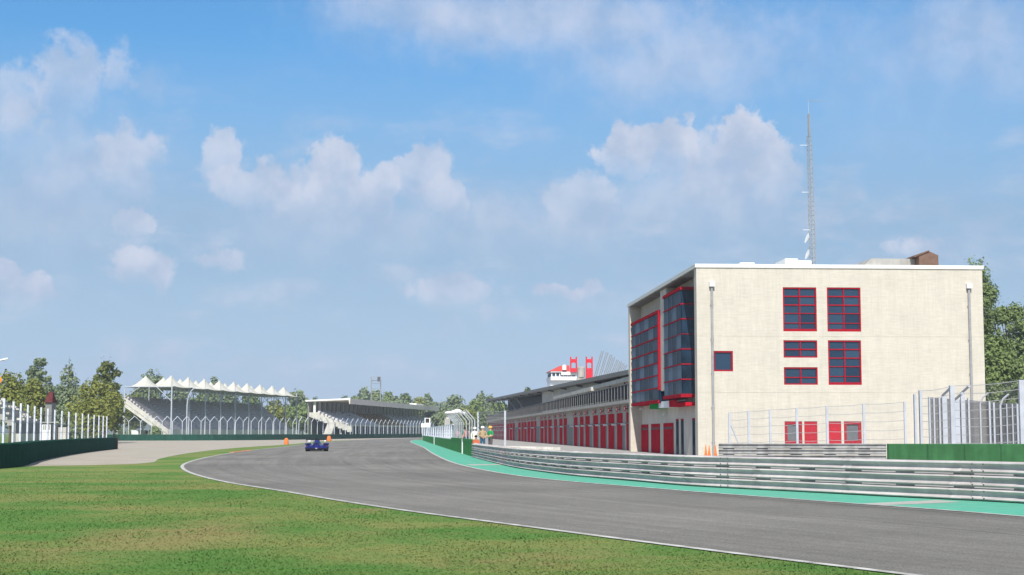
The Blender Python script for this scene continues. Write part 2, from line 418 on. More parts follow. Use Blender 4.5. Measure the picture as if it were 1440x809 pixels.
def asphalt_mat():
    m = bpy.data.materials.new('track_asphalt'); m.use_nodes = True; nt = m.node_tree; B = NB(nt)
    p = nt.nodes['Principled BSDF']; p.inputs['Roughness'].default_value = .9; p.inputs['Specular IOR Level'].default_value = .02
    pos = nnode(nt, 'ShaderNodeNewGeometry').outputs['Position']
    uv = nnode(nt, 'ShaderNodeTexCoord').outputs['UV']
    st = B.noise(B.v('MULTIPLY', uv, (22, .035, 0)), 1.0, 5, .6)
    st2 = B.noise(B.v('MULTIPLY', uv, (55, .10, 0)), 1.0, 4, .6)
    big = B.noise(pos, .09, 4, .6); fine = B.noise(pos, 30, 4, .8); mid = B.noise(pos, 3.0, 4, .7)
    f = B.m('MULTIPLY', B.rng(st, .3, .7, .88, 1.08), B.rng(st2, .3, .7, .94, 1.05))
    f = B.m('MULTIPLY', f, B.rng(big, .3, .7, .82, 1.12)); f = B.m('MULTIPLY', f, B.rng(fine, .3, .7, .60, 1.40)); f = B.m('MULTIPLY', f, B.rng(mid, .3, .7, .93, 1.06))
    # tyre rubber lines
    dk = B.m('MULTIPLY', B.rng(B.noise(B.v('MULTIPLY', uv, (9, .012, 0)), 1.0, 3, .5), .56, .70), B.rng(B.noise(B.v('MULTIPLY', uv, (60, .03, 0)), 1.0, 2, .5), .45, .6))
    f = B.m('MULTIPLY', f, B.m('SUBTRACT', 1.0, B.m('MULTIPLY', dk, .34)))
    c = B.mix(1.0, (.210, .197, .176, 1), f, 'MULTIPLY'); nt.links.new(c, p.inputs['Base Color'])
    b = nnode(nt, 'ShaderNodeBump'); b.inputs['Strength'].default_value = .35; b.inputs['Distance'].default_value = .012
    nt.links.new(fine, b.inputs['Height']); nt.links.new(b.outputs[0], p.inputs['Normal']); return m
def paved(name, col, amt=.12, sc=.5):
    m = bpy.data.materials.new(name); m.use_nodes = True; nt = m.node_tree; B = NB(nt)
    p = nt.nodes['Principled BSDF']; p.inputs['Roughness'].default_value = .9; p.inputs['Specular IOR Level'].default_value = .0
    pos = nnode(nt, 'ShaderNodeNewGeometry').outputs['Position']
    f = B.m('MULTIPLY', B.rng(B.noise(pos, sc, 5, .65), .3, .7, 1 - amt, 1 + amt), B.rng(B.noise(pos, 30, 3, .8), .3, .7, .82, 1.18))
    f = B.m('MULTIPLY', f, B.rng(B.noise(B.v('MULTIPLY', pos, (.25, 2.2, 1)), .6, 4, .7), .35, .7, 1.05, .90))
    nt.links.new(B.mix(1.0, col + (1,), f, 'MULTIPLY'), p.inputs['Base Color']); return m

me = MB(); S = 6000
gr = MB().add([(-S, -300, 0), (S, -300, 0), (S, S, 0), (-S, S, 0)], [(0, 1, 2, 3)]).build('ground', grass_mat()); gr['kind'] = 'structure'

R_px = [(1800, 758), (1600, 741), (1440, 727.5), (1299, 716), (1215, 710), (1085, 700.4), (980, 692.4), (900, 685.8), (817, 679), (747, 672), (688, 663), (643, 652.8), (619, 643.4), (598, 631), (582, 619.2)]
Rw = [G(*p) for p in R_px]; Rw.append(Rw[-1] + Vector((0.5, 220, 0))); 
L_px = [(1560, 846), (1400, 826), (1250, 807), (1100, 788.5), (900, 763.2), (782, 747.6), (677.8, 733.7), (573.6, 719.8), (469.5, 704), (400, 692.2), (319.5, 679.2), (277.8, 669.4), (259.7, 662.5), (254.4, 657.2), (256.5, 653.6), (267.5, 649), (291.7, 643), (336, 635.6), (400, 628.3), (440, 623.8), (490, 619.8), (545, 617.2)]
Lw = [G(*p) for p in L_px]; Lw.append(Lw[-1] + Vector((20, 180, 0)))
Rs = smooth_line(Rw, 1.5); Ls = smooth_line(Lw, 1.2)
# paired so the ribbon crosses the track squarely: the first stretch is only a fan into the corner apex
track = ribbon('track', Ls, Rs, .008, asphalt_mat(), 320)
def line_strip(name, pts, w, z, m, off=0.0):
    mb = MB(); sweep(mb, [flat(p, z) for p in pts], [(off, 0), (off + w, 0)], closed=False)
    o = mb.build(name, m); o['kind'] = 'structure'; return o
M_line = mat('white_line_paint', (.46, .45, .41), .8, var=.32, vscale=2.2)
line_strip('edge_line', [p for p in Ls], .17, .016, M_line, -.02)
line_strip('edge_line', [p for p in Rs], .16, .020, M_line, -.08)

# barriers' ground lines
rail_bot = [(1800, 738), (1600, 721.5), (1440, 708.7), (1247, 698.8), (1140, 693), (980, 684.4), (900, 677.5), (817, 670.3), (775, 665.3), (733, 659), (702, 652), (667, 643)]
rail_w = [G(*p) for p in rail_bot]
railS = smooth_line(rail_w, 1.0)
pw_bot = [(665, 643), (651, 638.4), (635.6, 633.5), (611, 625.3), (593.6, 619.3)]
pw_w = [G(*p) for p in pw_bot]; pwS = smooth_line(pw_w, 3)
def green_paint_mat():
    def f(B, tc, c):
        n = B.noise(B.v('MULTIPLY', tc, (1, 1, 1)), .35, 5, .7)
        uv = nnode(B.nt, 'ShaderNodeTexCoord').outputs['UV']
        c = B.mix(B.rng(n, .45, .75, 0, .45), c, (.22, .36, .28, 1))
        st = B.noise(B.v('MULTIPLY', uv, (14, .05, 0)), 1.0, 5, .65)
        c = B.mix(B.rng(st, .52, .70, 0, .35), c, (.06, .20, .15, 1))
        return B.mix(B.rng(B.noise(tc, 6.0, 5, .7), .55, .75, 0, .30), c, (.26, .32, .27, 1))
    return mat('green_verge_paint', (.115, .40, .28), .75, var=.08, vscale=3, extra=f)
vergeB = railS + pwS[1:] + [pwS[-1] + Vector((-1.2, 12, 0))]
vergeA = [p for p in Rs if p.y < pwS[-1].y + 12]
ribbon('green_verge', vergeA, [p + Vector((.0, .0, 0)) for p in vergeB], .012, green_paint_mat(), 200)
M_strip = mat('faded_strip_paint', (.42, .40, .36), .8)
sheet('painted_strip', [G(1208, 709.3), G(1240, 711.6), G(1352, 707.0), G(1318, 704.2)], .016, M_strip)
sheet('painted_strip', [G(655, 653.6), G(663, 655.2), G(716, 654.2), G(708, 653.2)], .016, M_strip)

# runoff paving
wall_far_px = [(60, 620.6), (100, 620.4), (165, 620), (300, 619.6), (417, 618.5), (480, 617.4), (540, 616.4), (592, 615.6), (625, 615.1)]
wall_far = smooth_line([G(*p) for p in wall_far_px], 6)
lwall_px = [(-90, 664), (-30, 661.5), (0, 659.3), (25.7, 657), (48, 650.6), (67.5, 646), (96.4, 640.5), (130, 635.6), (164.7, 631.6)]
lwall = smooth_line([G(*p) for p in lwall_px], 2)
run_near = [(28, 656.2), (70, 655.2), (130, 654.2), (191.7, 652.4), (222, 646), (244, 641), (291.7, 634), (340, 629.5), (400, 625.6), (470, 620), (592, 616.6)]
poly = smooth_line([G(*p) for p in run_near], 4) + [flat(p, 0) for p in reversed([q for q in wall_far])] + [G(100, 628), G(60, 640), G(20, 655.5)]
sheet('runoff_paving', poly, .004, paved('pale_paving', (.395, .352, .29), .08, .3))
# kerb paint far along the left edge
kp = [G(*p) for p in ((331, 636.7), (338, 635.8), (346, 634.8), (356, 633.6))]
kerb = MB(); sweep(kerb, [flat(p, 0) for p in smooth_line(kp, 2)], [(-.55, 0.003), (-.5, .045), (-.15, .06), (-.03, .005)], closed=True)
kerb.build('kerb', mat('kerb_paint', (.50, .22, .13), .8, var=.3, vscale=.7))['kind'] = 'structure'

# pit lane / apron behind the rail
apr = [p + Vector((.3, .3, 0)) for p in railS] + [p + Vector((.35, 0, 0)) for p in pwS[1:]] + [Vector((-20, 520, 0)), Vector((60, 520, 0)), Vector((120, 300, 0)), Vector((140, 60, 0)), Vector((60, 30, 0))]
sheet('pit_lane', apr, .004, paved('pit_lane_concrete', (.36, .345, .32), .1, .3))

# ------------------------------------------------------------------ guard rails
M_lap = mat('galvanised_lap', (.48, .44, .425), .5, var=.2, vscale=3)
_wo = [(0.0, -.150), (.03, -.147), (.112, -.114), (.118, -.098), (.022, -.032), (.014, 0.0), (.022, .032), (.118, .098), (.112, .114), (.03, .147), (0.0, .150)]
WPROF = _wo + [(max(-.006, a - .010), z * .985) for a, z in reversed(_wo)]
def guard_rail(label, pts, tiers, zc0, pitch, side, hs, group=None, post_step=2.0, both=True, metal=None):
    M_metal = metal or globals()['M_metal']
    o0 = flat(pts[0], 0); t = thing('guard_rail', label, 'guard rail', o0, 0, group)
    for k in range(tiers):
        mb = MB(); sweep(mb, pts, [(a + .09, zc0 + k * pitch + z) for a, z in WPROF], side, o=o0, hs=hs); mb.build('beam', M_metal, t)
    if both:
        mb = MB()
        for k in range(tiers): sweep(mb, pts, [(-.09 - a, zc0 + k * pitch + z) for a, z in WPROF], side, o=o0, hs=hs)
        mb.build('rear_beam', M_metal, t)
    L = lengths(pts); s = .6; i = 0
    while s < L[-1] - .3 and i < 95:
        p = along(pts, s, L); q = along(pts, s + .05, L); d = (q - p).normalized(); nn = Vector((d.y, -d.x, 0)) * side
        mb = MB(); h = zc0 + (tiers - 1) * pitch + .12
        for (a0, a1, w) in ((-.085, -.075, .06), (-.075, .075, .006), (.075, .085, .06)):
            q4 = [p - o0 + nn * a0 - d * w, p - o0 + nn * a1 - d * w, p - o0 + nn * a1 + d * w, p - o0 + nn * a0 + d * w]
            mb.prism([flat(v, 0) for v in q4], (0, 0, h))
        # spacer plates between the beams
        for k in range(tiers - 1):
            z = zc0 + (k + .5) * pitch; q4 = [p - o0 + nn * .070 - d * .34, p - o0 + nn * .078 - d * .34, p - o0 + nn * .078 + d * .34, p - o0 + nn * .070 + d * .34]
            mb.prism([flat(v, z - .03) for v in q4], (0, 0, .06))
        mb.build('post', M_metal, t)
        s += post_step; i += 1
    return t
Lr = lengths(railS); hsr = [1.0 - .09 * l / Lr[-1] for l in Lr]
guard_rail('long triple-beam steel guard rail curving along the green verge', railS, 3, .172, .338, 1 if False else -1, hsr, post_step=2.0)

rail_root = bpy.data.objects['guard_rail']
Lr_ = lengths(railS); s_ = 2.6; nj = 0
while nj < 18 and s_ < Lr_[-1] - 1:
    seg = [along(railS, s_ + k * .09, Lr_) for k in range(5)]; hk = 1.0 - .09 * s_ / Lr_[-1]
    for k in range(3):
        mb = MB(); sweep(mb, seg, [(a + .0955, .172 + k * .338 + z) for a, z in WPROF], -1, o=flat(railS[0], 0), hs=[hk] * 5); mb.build('lap_plate', M_lap, rail_root)
    s_ += 4.0; nj += 1
for px in (1377, 1393.5, 1022, 1032):
    p = px_on_line(px, railS); q = px_on_line(px + 2, railS); d = (q - p).normalized(); nn = Vector((d.y, -d.x, 0)); nn = nn if nn.y < 0 else -nn
    L_ = lengths(railS); hk = 1.0 - .09 * min(range(len(railS)), key=lambda k: (railS[k] - p).length) / len(railS)
    for k in range(3):
        for dz in (-.085, .085):
            c = p - flat(railS[0], 0) + nn * .205; c.z = (.172 + k * .338 + dz) * hk; MB().tube([c, c + nn * .025], .017, 7).build('bolt', M_dkmetal, rail_root)
# ------------------------------------------------------------------ barriers (belt-covered walls)
def barrier(name, label, cat, pts, h, th, m, side=1, group=None):
    o0 = flat(pts[0], 0); t = thing(name, label, cat, o0, 0, group)
    mb = MB(); sweep(mb, pts, [(0, 0), (0, h - .04), (-.04, h), (-th + .04, h), (-th, h - .04), (-th, 0)], side, o=o0); mb.build('belt', m, t)
    return t
left_barrier = barrier('tyre_barrier', 'deep green belt-covered barrier with red end, left of the paved run-off', 'barrier', lwall, 1.17, .9, M_greendk, 1)
e = lwall[-1] - flat(lwall[0], 0); d = (lwall[-1] - lwall[-2]).normalized(); nn = Vector((d.y, -d.x, 0))
MB().prism([e + nn * .02 + d * .003, e - nn * .92 + d * .003, e - nn * .92 + d * .6, e + nn * .02 + d * .6], (0, 0, 1.15)).build('end_panel', mat('faded_red_board', (.35, .06, .045), .8), left_barrier)
def cut(pts, x0, x1):
    return [p for p in pts if x0 <= 720 + FPX * p.x / (p.y * cp - EYE * sp) <= x1]
wf1 = cut(wall_far, 0, 418); wf2 = [wf1[-1]] + cut(wall_far, 418, 640)
barrier('tyre_barrier', 'long green barrier below the white-canopied grandstand, left of the blue car', 'barrier', wf1, 1.25, .9, M_greend, 1)
barrier('tyre_barrier', 'darker green barrier below the concrete-roofed grandstand, right of the blue car', 'barrier', wf2, 1.2, .9, M_greendk, 1)

# pit wall: two heights
Lp = lengths(pwS); hp = []
M_pwall = mat('pit_wall_paint', (.095, .27, .10), .75, var=.12, vscale=1.2, streak=.18, extra=seams((.03, .09, .035, 1), 2.0, .25))
pwt = thing('pit_wall', 'bright green pit wall between the turquoise verge and the pit lane', 'wall', flat(pwS[0], 0))
k0 = next(i for i, p in enumerate(pwS) if 720 + FPX * p.x / p.y <= 635.6)
o0 = flat(pwS[0], 0)
mb = MB(); sweep(mb, pwS[:k0 + 1], [(0, 0), (0, 1.2), (.45, 1.2), (.45, 0)], 1, o=o0); mb.build('tall_section', M_pwall, pwt)
mb = MB(); sweep(mb, pwS[k0:], [(0.002, 0), (0.002, 1.02), (.45, 1.02), (.45, 0)], 1, o=o0); mb.build('low_section', M_pwall, pwt)
mb = MB(); sweep(mb, pwS[k0:], [(.05, 1.02), (.05, 1.10), (.40, 1.10), (.40, 1.02)], 1, o=o0); mb.build('coping', M_white, pwt)
d = (pwS[1] - pwS[0]).normalized(); nn = Vector((d.y, -d.x, 0))
MB().prism([Vector((0, 0, 0)) - d * .02 + nn * -.01, -d * .02 + nn * .45, -d * .25 + nn * .45, -d * .25 + nn * -.01], (0, 0, 1.19)).build('end_panel', mat('faded_orange_board', (.5, .14, .07), .8), pwt)
for px in (611, 651):
    p = px_on_line(px, pwS) - o0; mb = MB(); mb.tube([p - nn * .05, p - nn * .05 + Vector((0, 0, 1.15))], .05, 8); mb.build('marker_pole', M_white, pwt)
# railing on the low section
rl = thing('railing', 'low white picket railing on top of the far pit wall', 'railing', o0 * 1)
seg = pwS[k0:]; Ls_ = lengths(seg); mb = MB(); s = 0
inner = [p + Vector((.2, 0, 0)) for p in seg]
mb2 = MB()
for zz, w in ((1.10, .05), (2.42, .07)): sweep(mb2, inner, [(-.04, zz), (-.04, zz + w), (.04, zz + w), (.04, zz)], 1, o=o0)
mb2.build('rail', M_white, rl)
for k in range(17):
    p = px_on_line(594.6 + 2.55 * k, inner)
    if p: p = p - o0; w = .035 + .00022 * (p + o0).y; MB().box(p.x - w, p.x + w, p.y - w, p.y + w, 1.12, 2.43).build('baluster', M_postw, rl)
mb = MB()
for zz in (1.45, 1.78, 2.1): sweep(mb, inner, [(-.012, zz), (-.012, zz + .02), (.012, zz + .02), (.012, zz)], 1, o=o0)
mb.build('wire', M_post, rl)
PEND_RL = (inner, rl, o0)

# ------------------------------------------------------------------ fences
def mesh_mat(name, col, sx, sz, wire):
    m = bpy.data.materials.new(name); m.use_nodes = True; nt = m.node_tree; B = NB(nt); p = nt.nodes['Principled BSDF']
    p.inputs['Base Color'].default_value = col + (1,); p.inputs['Roughness'].default_value = .5; p.inputs['Metallic'].default_value = .3
    uv = nnode(nt, 'ShaderNodeTexCoord').outputs['UV']; sep = nnode(nt, 'ShaderNodeSeparateXYZ'); nt.links.new(uv, sep.inputs[0])
    a = B.m('LESS_THAN', B.m('FRACT', B.m('MULTIPLY', sep.outputs[0], 1 / sx)), wire / sx)
    b = B.m('LESS_THAN', B.m('FRACT', B.m('MULTIPLY', sep.outputs[1], 1 / sz)), wire / sz)
    al = B.m('MAXIMUM', a, b); nt.links.new(al, p.inputs['Alpha']); return m
M_chain = mesh_mat('chain_link', (.34, .35, .36), .06, .06, .0025)
M_dense = mesh_mat('dense_debris_mesh', (.125, .12, .13), .05, .05, .030)
def mesh_panel(name, pts, z0, z1, m, parent, o0, hs=None):
    vs, fs, uv = [], [], []; L = lengths(pts)
    for i, p in enumerate(pts):
        zt = z1 if hs is None else hs[i]
        vs += [(p.x - o0.x, p.y - o0.y, z0), (p.x - o0.x, p.y - o0.y, zt)]; uv += [(L[i], z0), (L[i], zt)]
    fs = [(2 * i, 2 * i + 2, 2 * i + 3, 2 * i + 1) for i in range(len(pts) - 1)]
    me = bpy.data.meshes.new(name); me.from_pydata(vs, [], fs); ul = me.uv_layers.new(name='UVMap')
    for lp in me.loops: ul.data[lp.index].uv = uv[lp.vertex_index]
    me.materials.append(m); o = bpy.data.objects.new(name, me); C.objects.link(o); o.parent = parent; return o

# left fence of straight white posts behind the deep green barrier
lf_px = [3.5, 16.9, 27.3, 37.3, 47.1, 56.2, 65.9, 75.8, 85.7, 95.6, 105.6, 114.9, 123.3, 131.3, 138.2, 144.3, 149.4, 154.3, 158.3]
lback = []
for i, p in enumerate(lwall):
    t = (lwall[min(i + 1, len(lwall) - 1)] - lwall[max(i - 1, 0)]).normalized(); lback.append(p + Vector((-t.y, t.x, 0)) * 1.05)
o0 = flat(lback[0], 0)
lf = thing('catch_fence', 'row of straight white posts standing behind the deep green left barrier', 'fence', o0)
pts = [px_on_line(x, lback) for x in [-22, -9] + lf_px]; pts = [p for p in pts if p]
for p in pts:
    q = p - o0; MB().box(q.x - .052, q.x + .052, q.y - .052, q.y + .052, 0, 3.35 + .0012 * (120 - p.y)).build('post', M_postw, lf)
mesh_panel('wire_mesh', pts, 1.1, 3.2, M_chain, lf, o0)
mb = MB()
for zz in (1.7, 2.3, 2.9): mb.tube([flat(p - o0, zz) for p in pts], .012, 4)
mb.build('wire', M_wire, lf)

# far Y-post fence
yb = []
for i, p in enumerate(wall_far):
    t = (wall_far[min(i + 1, len(wall_far) - 1)] - wall_far[max(i - 1, 0)]).normalized(); yb.append(p + Vector((-t.y, t.x, 0)) * 1.3)
def y_fence(label, xs, zj, zt, r):
    pts = [px_on_line(x, yb) for x in xs]; pts = [p for p in pts if p]; o0 = flat(pts[0], 0)
    t = thing('catch_fence', label, 'fence', o0)
    for i, p in enumerate(pts):
        a = (pts[i - 1] if i else p * 2 - pts[1]); b = pts[i + 1] if i + 1 < len(pts) else p * 2 - pts[i - 1]
        q = p - o0; mb = MB(); mb.tube([q, q + Vector((0, 0, zj))], r, 6)
        for e in (a, b):
            h = (p.lerp(e, .5) - o0); mb.tube([q + Vector((0, 0, zj - .05)), flat(h, zt)], r * .85, 5)
        mb.build('post', M_postw, t)
    mesh_panel('wire_mesh', pts, 1.0, zj, M_chain, t, o0); return t
xs1 = [83, 91, 99, 107, 115, 124, 133, 149, 164.3, 180.2, 197, 212.2, 227.4, 242, 255.9, 268.7, 282.2, 294.8, 307.3, 319.1, 330.6, 341.6, 352.7, 363.5, 373.4, 383.3, 393.2, 402.6, 411.5]
y_fence('zigzag-topped white fence in front of the white-canopied grandstand', xs1, 3.9, 4.95, .065)
xs2 = [420, 428.6, 437.5, 446, 454, 462, 470, 478, 485.5, 492.8, 500, 506.8, 513.6, 520.2, 526.8, 533, 539.1, 545, 550.8, 556.6, 562, 567.2, 572, 576.6, 581, 585.2, 589.2, 593, 597, 601, 605, 609]
y_fence('zigzag-topped white fence in front of the concrete-roofed grandstand', xs2, 4.1, 5.3, .08)

# curved-top fence on the tall pit wall
tallS = [p + Vector((.22, 0, 0)) for p in pwS[:k0 + 1]]
o0 = flat(tallS[0], 0); cf = thing('catch_fence', 'white fence with inward-bent post tops on the near pit wall', 'fence', o0)
cpts = []
for px in (667.5, 663.8, 660.2, 655.8, 651.2, 648.5, 646, 643.8, 641.8, 640, 638.3, 636.8):
    p = px_on_line(px, [q + Vector((-.0, 0, 0)) for q in tallS])
    if p: cpts.append(p)
for p in cpts:
    q = p - o0; MB().tube([q + Vector((0, 0, 1.0)), q + Vector((0, 0, 2.55)), q + Vector((-.14, -.05, 2.72)), q + Vector((-.62, -.2, 3.28))], .045, 6).build('post', M_post, cf)
mb = MB()
for zz in (1.5, 1.9, 2.3): mb.tube([flat(p - o0, zz) for p in cpts], .01, 4)
for k in (.4, .9): mb.tube([p - o0 + Vector((-.14 - .48 * k, -.05 - .15 * k, 2.72 + .56 * k)) for p in cpts], .01, 4)
mb.build('wire', M_wire, cf)
mesh_panel('wire_mesh', cpts, 1.2, 2.6, M_chain, cf, o0)

# square wire screen behind the marshals
a = at(672.3, 640, 109); b = at(710.2, 640, 103); o0 = flat(a, 0)
sf = thing('fence_screen', 'square fence screen of two white posts and level wires behind the marshals', 'fence', o0)
for q in (a, b): p = flat(q - o0, 0); MB().box(p.x - .06, p.x + .06, p.y - .06, p.y + .06, 0, at(690, 578.5, 106).z).build('post', M_post, sf)
mb = MB()
for py in (579.5, 583, 588, 594, 600.5, 606, 612): mb.tube([flat(a - o0, at(690, py, 106).z), flat(b - o0, at(690, py, 106).z)], .018, 5)
mb.build('wire', M_wire, sf)
mesh_panel('wire_mesh', [a, b], .3, 3.1, M_chain, sf, o0)

# ------------------------------------------------------------------ race office tower
U = Vector((-136 / FPX, 1, 0)).normalized(); V = Vector((U.y, -U.x, 0))
c0 = flat(at(980.3, 500, 105), 0); TRZ = math.atan2(V.y, V.x)
def loc(p): d = p - c0; return Vector((d.dot(V), d.dot(U), d.z))
def FP(px, py, off=0.0): q = loc(hit(px, py, c0 + U * off, U)); return q.x, q.z
def SP(px, py, off=0.0): q = loc(hit(px, py, c0 + V * off, V)); return q.y, q.z
tower = thing('office_tower', 'cream concrete race office block with red-framed windows at the pit entry', 'building', c0, TRZ)
W = FP(1381.5, 400)[0]; H = FP(1180, 372.6)[1]; LEN = SP(884, 500)[0]
REC = 1.0; FIN = .9
wins = []   # (x0,x1,z0,z1) holes in the front wall
def fr(a, b, c, d):
    x0, z1 = FP(a, c); x1, z0 = FP(b, d); return (x0, x1, z0, z1)
W1 = fr(1100.6, 1149.0, 404.1, 466.3); W2 = fr(1162.6, 1211.2, 404.3, 466.6); W3 = fr(1101.6, 1149.6, 478.6, 503.2)
W4 = fr(1102.2, 1150.2, 516.5, 541.3); W5 = fr(1164.2, 1212, 478.6, 541.5); W6 = fr(1003.2, 1031, 493.6, 522.4)
W7 = fr(1103.2, 1128.5, 592.7, 624); W8 = fr(1186.5, 1212, 592.7, 624); P1 = fr(1130.8, 1149.8, 592.7, 624); P2 = fr(1165.2, 1183.6, 592.7, 624)
holes = [W1, W2, W3, W4, W5, W6, W7, W8, P1, P2]
def wall_with_holes(mb, x0, x1, z0, z1, hs, y, dep):
    xs = sorted(set([x0, x1] + [h[0] for h in hs] + [h[1] for h in hs])); zs = sorted(set([z0, z1] + [h[2] for h in hs] + [h[3] for h in hs]))
    for i in range(len(xs) - 1):
        for j in range(len(zs) - 1):
            cx, cz = (xs[i] + xs[i + 1]) / 2, (zs[j] + zs[j + 1]) / 2
            if any(h[0] < cx < h[1] and h[2] < cz < h[3] for h in hs): continue
            mb.add([(xs[i], y, zs[j]), (xs[i + 1], y, zs[j]), (xs[i + 1], y, zs[j + 1]), (xs[i], y, zs[j + 1])], [(0, 1, 2, 3)])
    for h in hs:
        a, b, c, d = h
        mb.add([(a, y, c), (a, y + dep, c), (a, y + dep, d), (a, y, d)], [(0, 1, 2, 3)]); mb.add([(b, y, c), (b, y, d), (b, y + dep, d), (b, y + dep, c)], [(0, 1, 2, 3)])
        mb.add([(a, y, c), (b, y, c), (b, y + dep, c), (a, y + dep, c)], [(0, 1, 2, 3)]); mb.add([(a, y, d), (a, y + dep, d), (b, y + dep, d), (b, y, d)], [(0, 1, 2, 3)])
HR = H - .27    # underside of the roof slab
mb = MB(); wall_with_holes(mb, 0, W, 0, HR, holes, 0, .25)
mb.add([(W, 0, 0), (W, LEN, 0), (W, LEN, HR), (W, 0, HR)], [(0, 1, 2, 3)])
mb.add([(0, LEN, 0), (W, LEN, 0), (W, LEN, HR), (0, LEN, HR)], [(0, 3, 2, 1)])
mb.add([(0, 0, 0), (0, FIN, 0), (0, FIN, HR), (0, 0, HR)], [(0, 3, 2, 1)]); mb.add([(0, FIN, 0), (REC, FIN, 0), (REC, FIN, HR), (0, FIN, HR)], [(0, 3, 2, 1)])
mb.add([(0, LEN - FIN, 0), (REC, LEN - FIN, 0), (REC, LEN - FIN, HR), (0, LEN - FIN, HR)], [(0, 1, 2, 3)]); mb.add([(0, LEN - FIN, 0), (0, LEN, 0), (0, LEN, HR), (0, LEN - FIN, HR)], [(0, 3, 2, 1)])
mb.build('wall', M_concrete, tower)
mb = MB(); mb.add([(REC, FIN, 0), (REC, LEN - FIN, 0), (REC, LEN - FIN, HR), (REC, FIN, HR)], [(0, 3, 2, 1)]); mb.build('side_wall', M_side, tower)
box('inner_partition', M_dkmetal, tower, .6, W - .3, .6, LEN - .5, .05, HR - .1) if False else None
rf = MB(); rf.box(-.06, W + .06, -.06, LEN + .06, HR, H - .06); roof = rf.build('roof', M_lgrey, tower)
mb = MB(); mb.box(-.10, W + .10, -.10, LEN + .10, H - .055, H); mb.box(-.085, W + .085, -.085, LEN + .085, HR + .04, H - .055); mb.build('coping', M_coping, roof)
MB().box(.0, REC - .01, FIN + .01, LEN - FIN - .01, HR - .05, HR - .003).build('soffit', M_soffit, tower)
# shallow relief joints (pour lines) on the front
mb = MB()
for py in (433, 473, 552):
    z = FP(1180, py)[1]
    mb.box(.02, W - .02, -.012, -.001, z - .012, z + .012) if not any(h[2] < z < h[3] for h in holes) else None
mb.build('pour_line', M_concrete, tower)
def window(h, cols, rows, m=M_pane, sill=0, fw=.09):
    x0, x1, z0, z1 = h; f = MB(); y0, y1 = .05, .16
    f.box(x0, x0 + fw, y0 - .02, y1, z0, z1); f.box(x1 - fw, x1, y0 - .02, y1, z0, z1)
    f.box(x0 + fw, x1 - fw, y0 - .021, y1, z1 - fw, z1); f.box(x0 + fw, x1 - fw, y0 - .021, y1, z0, z0 + fw + sill)
    hgt = z1 - z0
    for (k, wd) in cols: cx = x0 + (x1 - x0) * k; f.box(cx - wd / 2, cx + wd / 2, y0, y1, z0 + fw + sill, z1 - fw)
    for (k, wd) in rows: cz = z1 - hgt * k; f.box(x0 + fw, x1 - fw, y0 + .01, y1, cz - wd / 2, cz + wd / 2)
    fo = f.build('window', M_red, tower)
    pn = MB(); nz = [0] + [k for k, _ in rows] + [1]; nx = [0] + [k for k, _ in cols] + [1]
    for i in range(len(nx) - 1):
        for j in range(len(nz) - 1):
            a = x0 + (x1 - x0) * nx[i]; b = x0 + (x1 - x0) * nx[i + 1]; t = z1 - hgt * nz[j]; bt = z1 - hgt * nz[j + 1]; dy = .13 + .004 * rnd.random()
            sk = (rnd.random() - .5) * .012
            pn.add([(a, dy, bt), (b, dy + sk, bt), (b, dy + sk, t), (a, dy, t)], [(0, 1, 2, 3)])
    pn.build('pane', m, fo); return fo
r5 = [(.205, .075), (.40, .075), (.59, .05), (.81, .045)]
window(W1, [(.5, .075)], r5, sill=.08); window(W2, [(.5, .075)], r5, sill=.08); window(W5, [(.5, .075)], r5, sill=.08)
window(W3, [(.5, .075)], [(.52, .08)]); window(W4, [(.5, .08)], [(.58, .06)])
window(W6, [], [], fw=.10); window(W7, [], [], mat('grey_window_film', (.13, .14, .15), .3), fw=.2); window(W8, [], [], mat('grey_window_film', (.13, .14, .15), .3), fw=.2)
for P in (P1, P2):
    mb = MB(); mb.box(P[0], P[1], .06, .14, P[2], P[3])
    for k in range(1, 5): z = P[2] + (P[3] - P[2]) * k / 5; mb.box(P[0] + .06, P[1] - .06, .045, .06, z - .02, z + .02)
    mb.build('shutter', M_door, tower)
for (px, pt, pb) in ((1000.3, 396.8, 644), (1361.5, 399.5, 644)):
    x, z = FP(px, pt); dp = MB(); dp.tube([(x, -.12, 0.02), (x, -.12, z - .2)], .085, 10)
    for k in range(5): zz = 1 + k * 2.3; dp.box(x - .11, x + .11, -.10, -.005, zz, zz + .06)
    d_ = dp.build('downpipe', M_pipe, tower, smooth=False); MB().box(x - .17, x + .17, -.32, -.003, z - .32, z).build('hopper', M_white, d_)
# glazed bay (near) and glazed panel (far) on the pit side
def glazed(name, ya, yb_, z0, z1, xo, bands, frame_w, cols, near_border=0.0):
    g = MB(); t = thing_part(name); 
    return t
yb0 = SP(958.2, 480)[0]; yb1 = SP(933.8, 480)[0]; bz1 = SP(958.2, 403)[1]; bz0 = SP(958.2, 558.8)[1]
gb = MB(); gb.box(.03, REC - .003, yb0, yb1, bz0 + .1, bz1 - .1); bay = gb.build('glazed_bay', M_glass, tower)
def facets(nr, nc, ya, yb_, z0, z1, x, flip=False):
    mb = MB()
    for i in range(nr):
        for j in range(nc):
            a = ya + (yb_ - ya) * j / nc; b = ya + (yb_ - ya) * (j + 1) / nc; c = z0 + (z1 - z0) * i / nr; d = z0 + (z1 - z0) * (i + 1) / nr
            k1, k2, k3 = (rnd.random() * .008 for _ in range(3))
            mb.add([(x - k1, a, c), (x - k2, b, c), (x - k3, b, d), (x - k1 + k2 - k3 if False else x - k1, a, d)], [(0, 3, 2, 1)])
    return mb
NB7 = 7; bh = (bz1 - bz0 - .35) / NB7
facets(NB7, 4, yb0 + .03, yb1 - .03, bz0 + .2, bz1 - .2, -.0).build('side_pane', M_glass2, bay)
mb = MB()
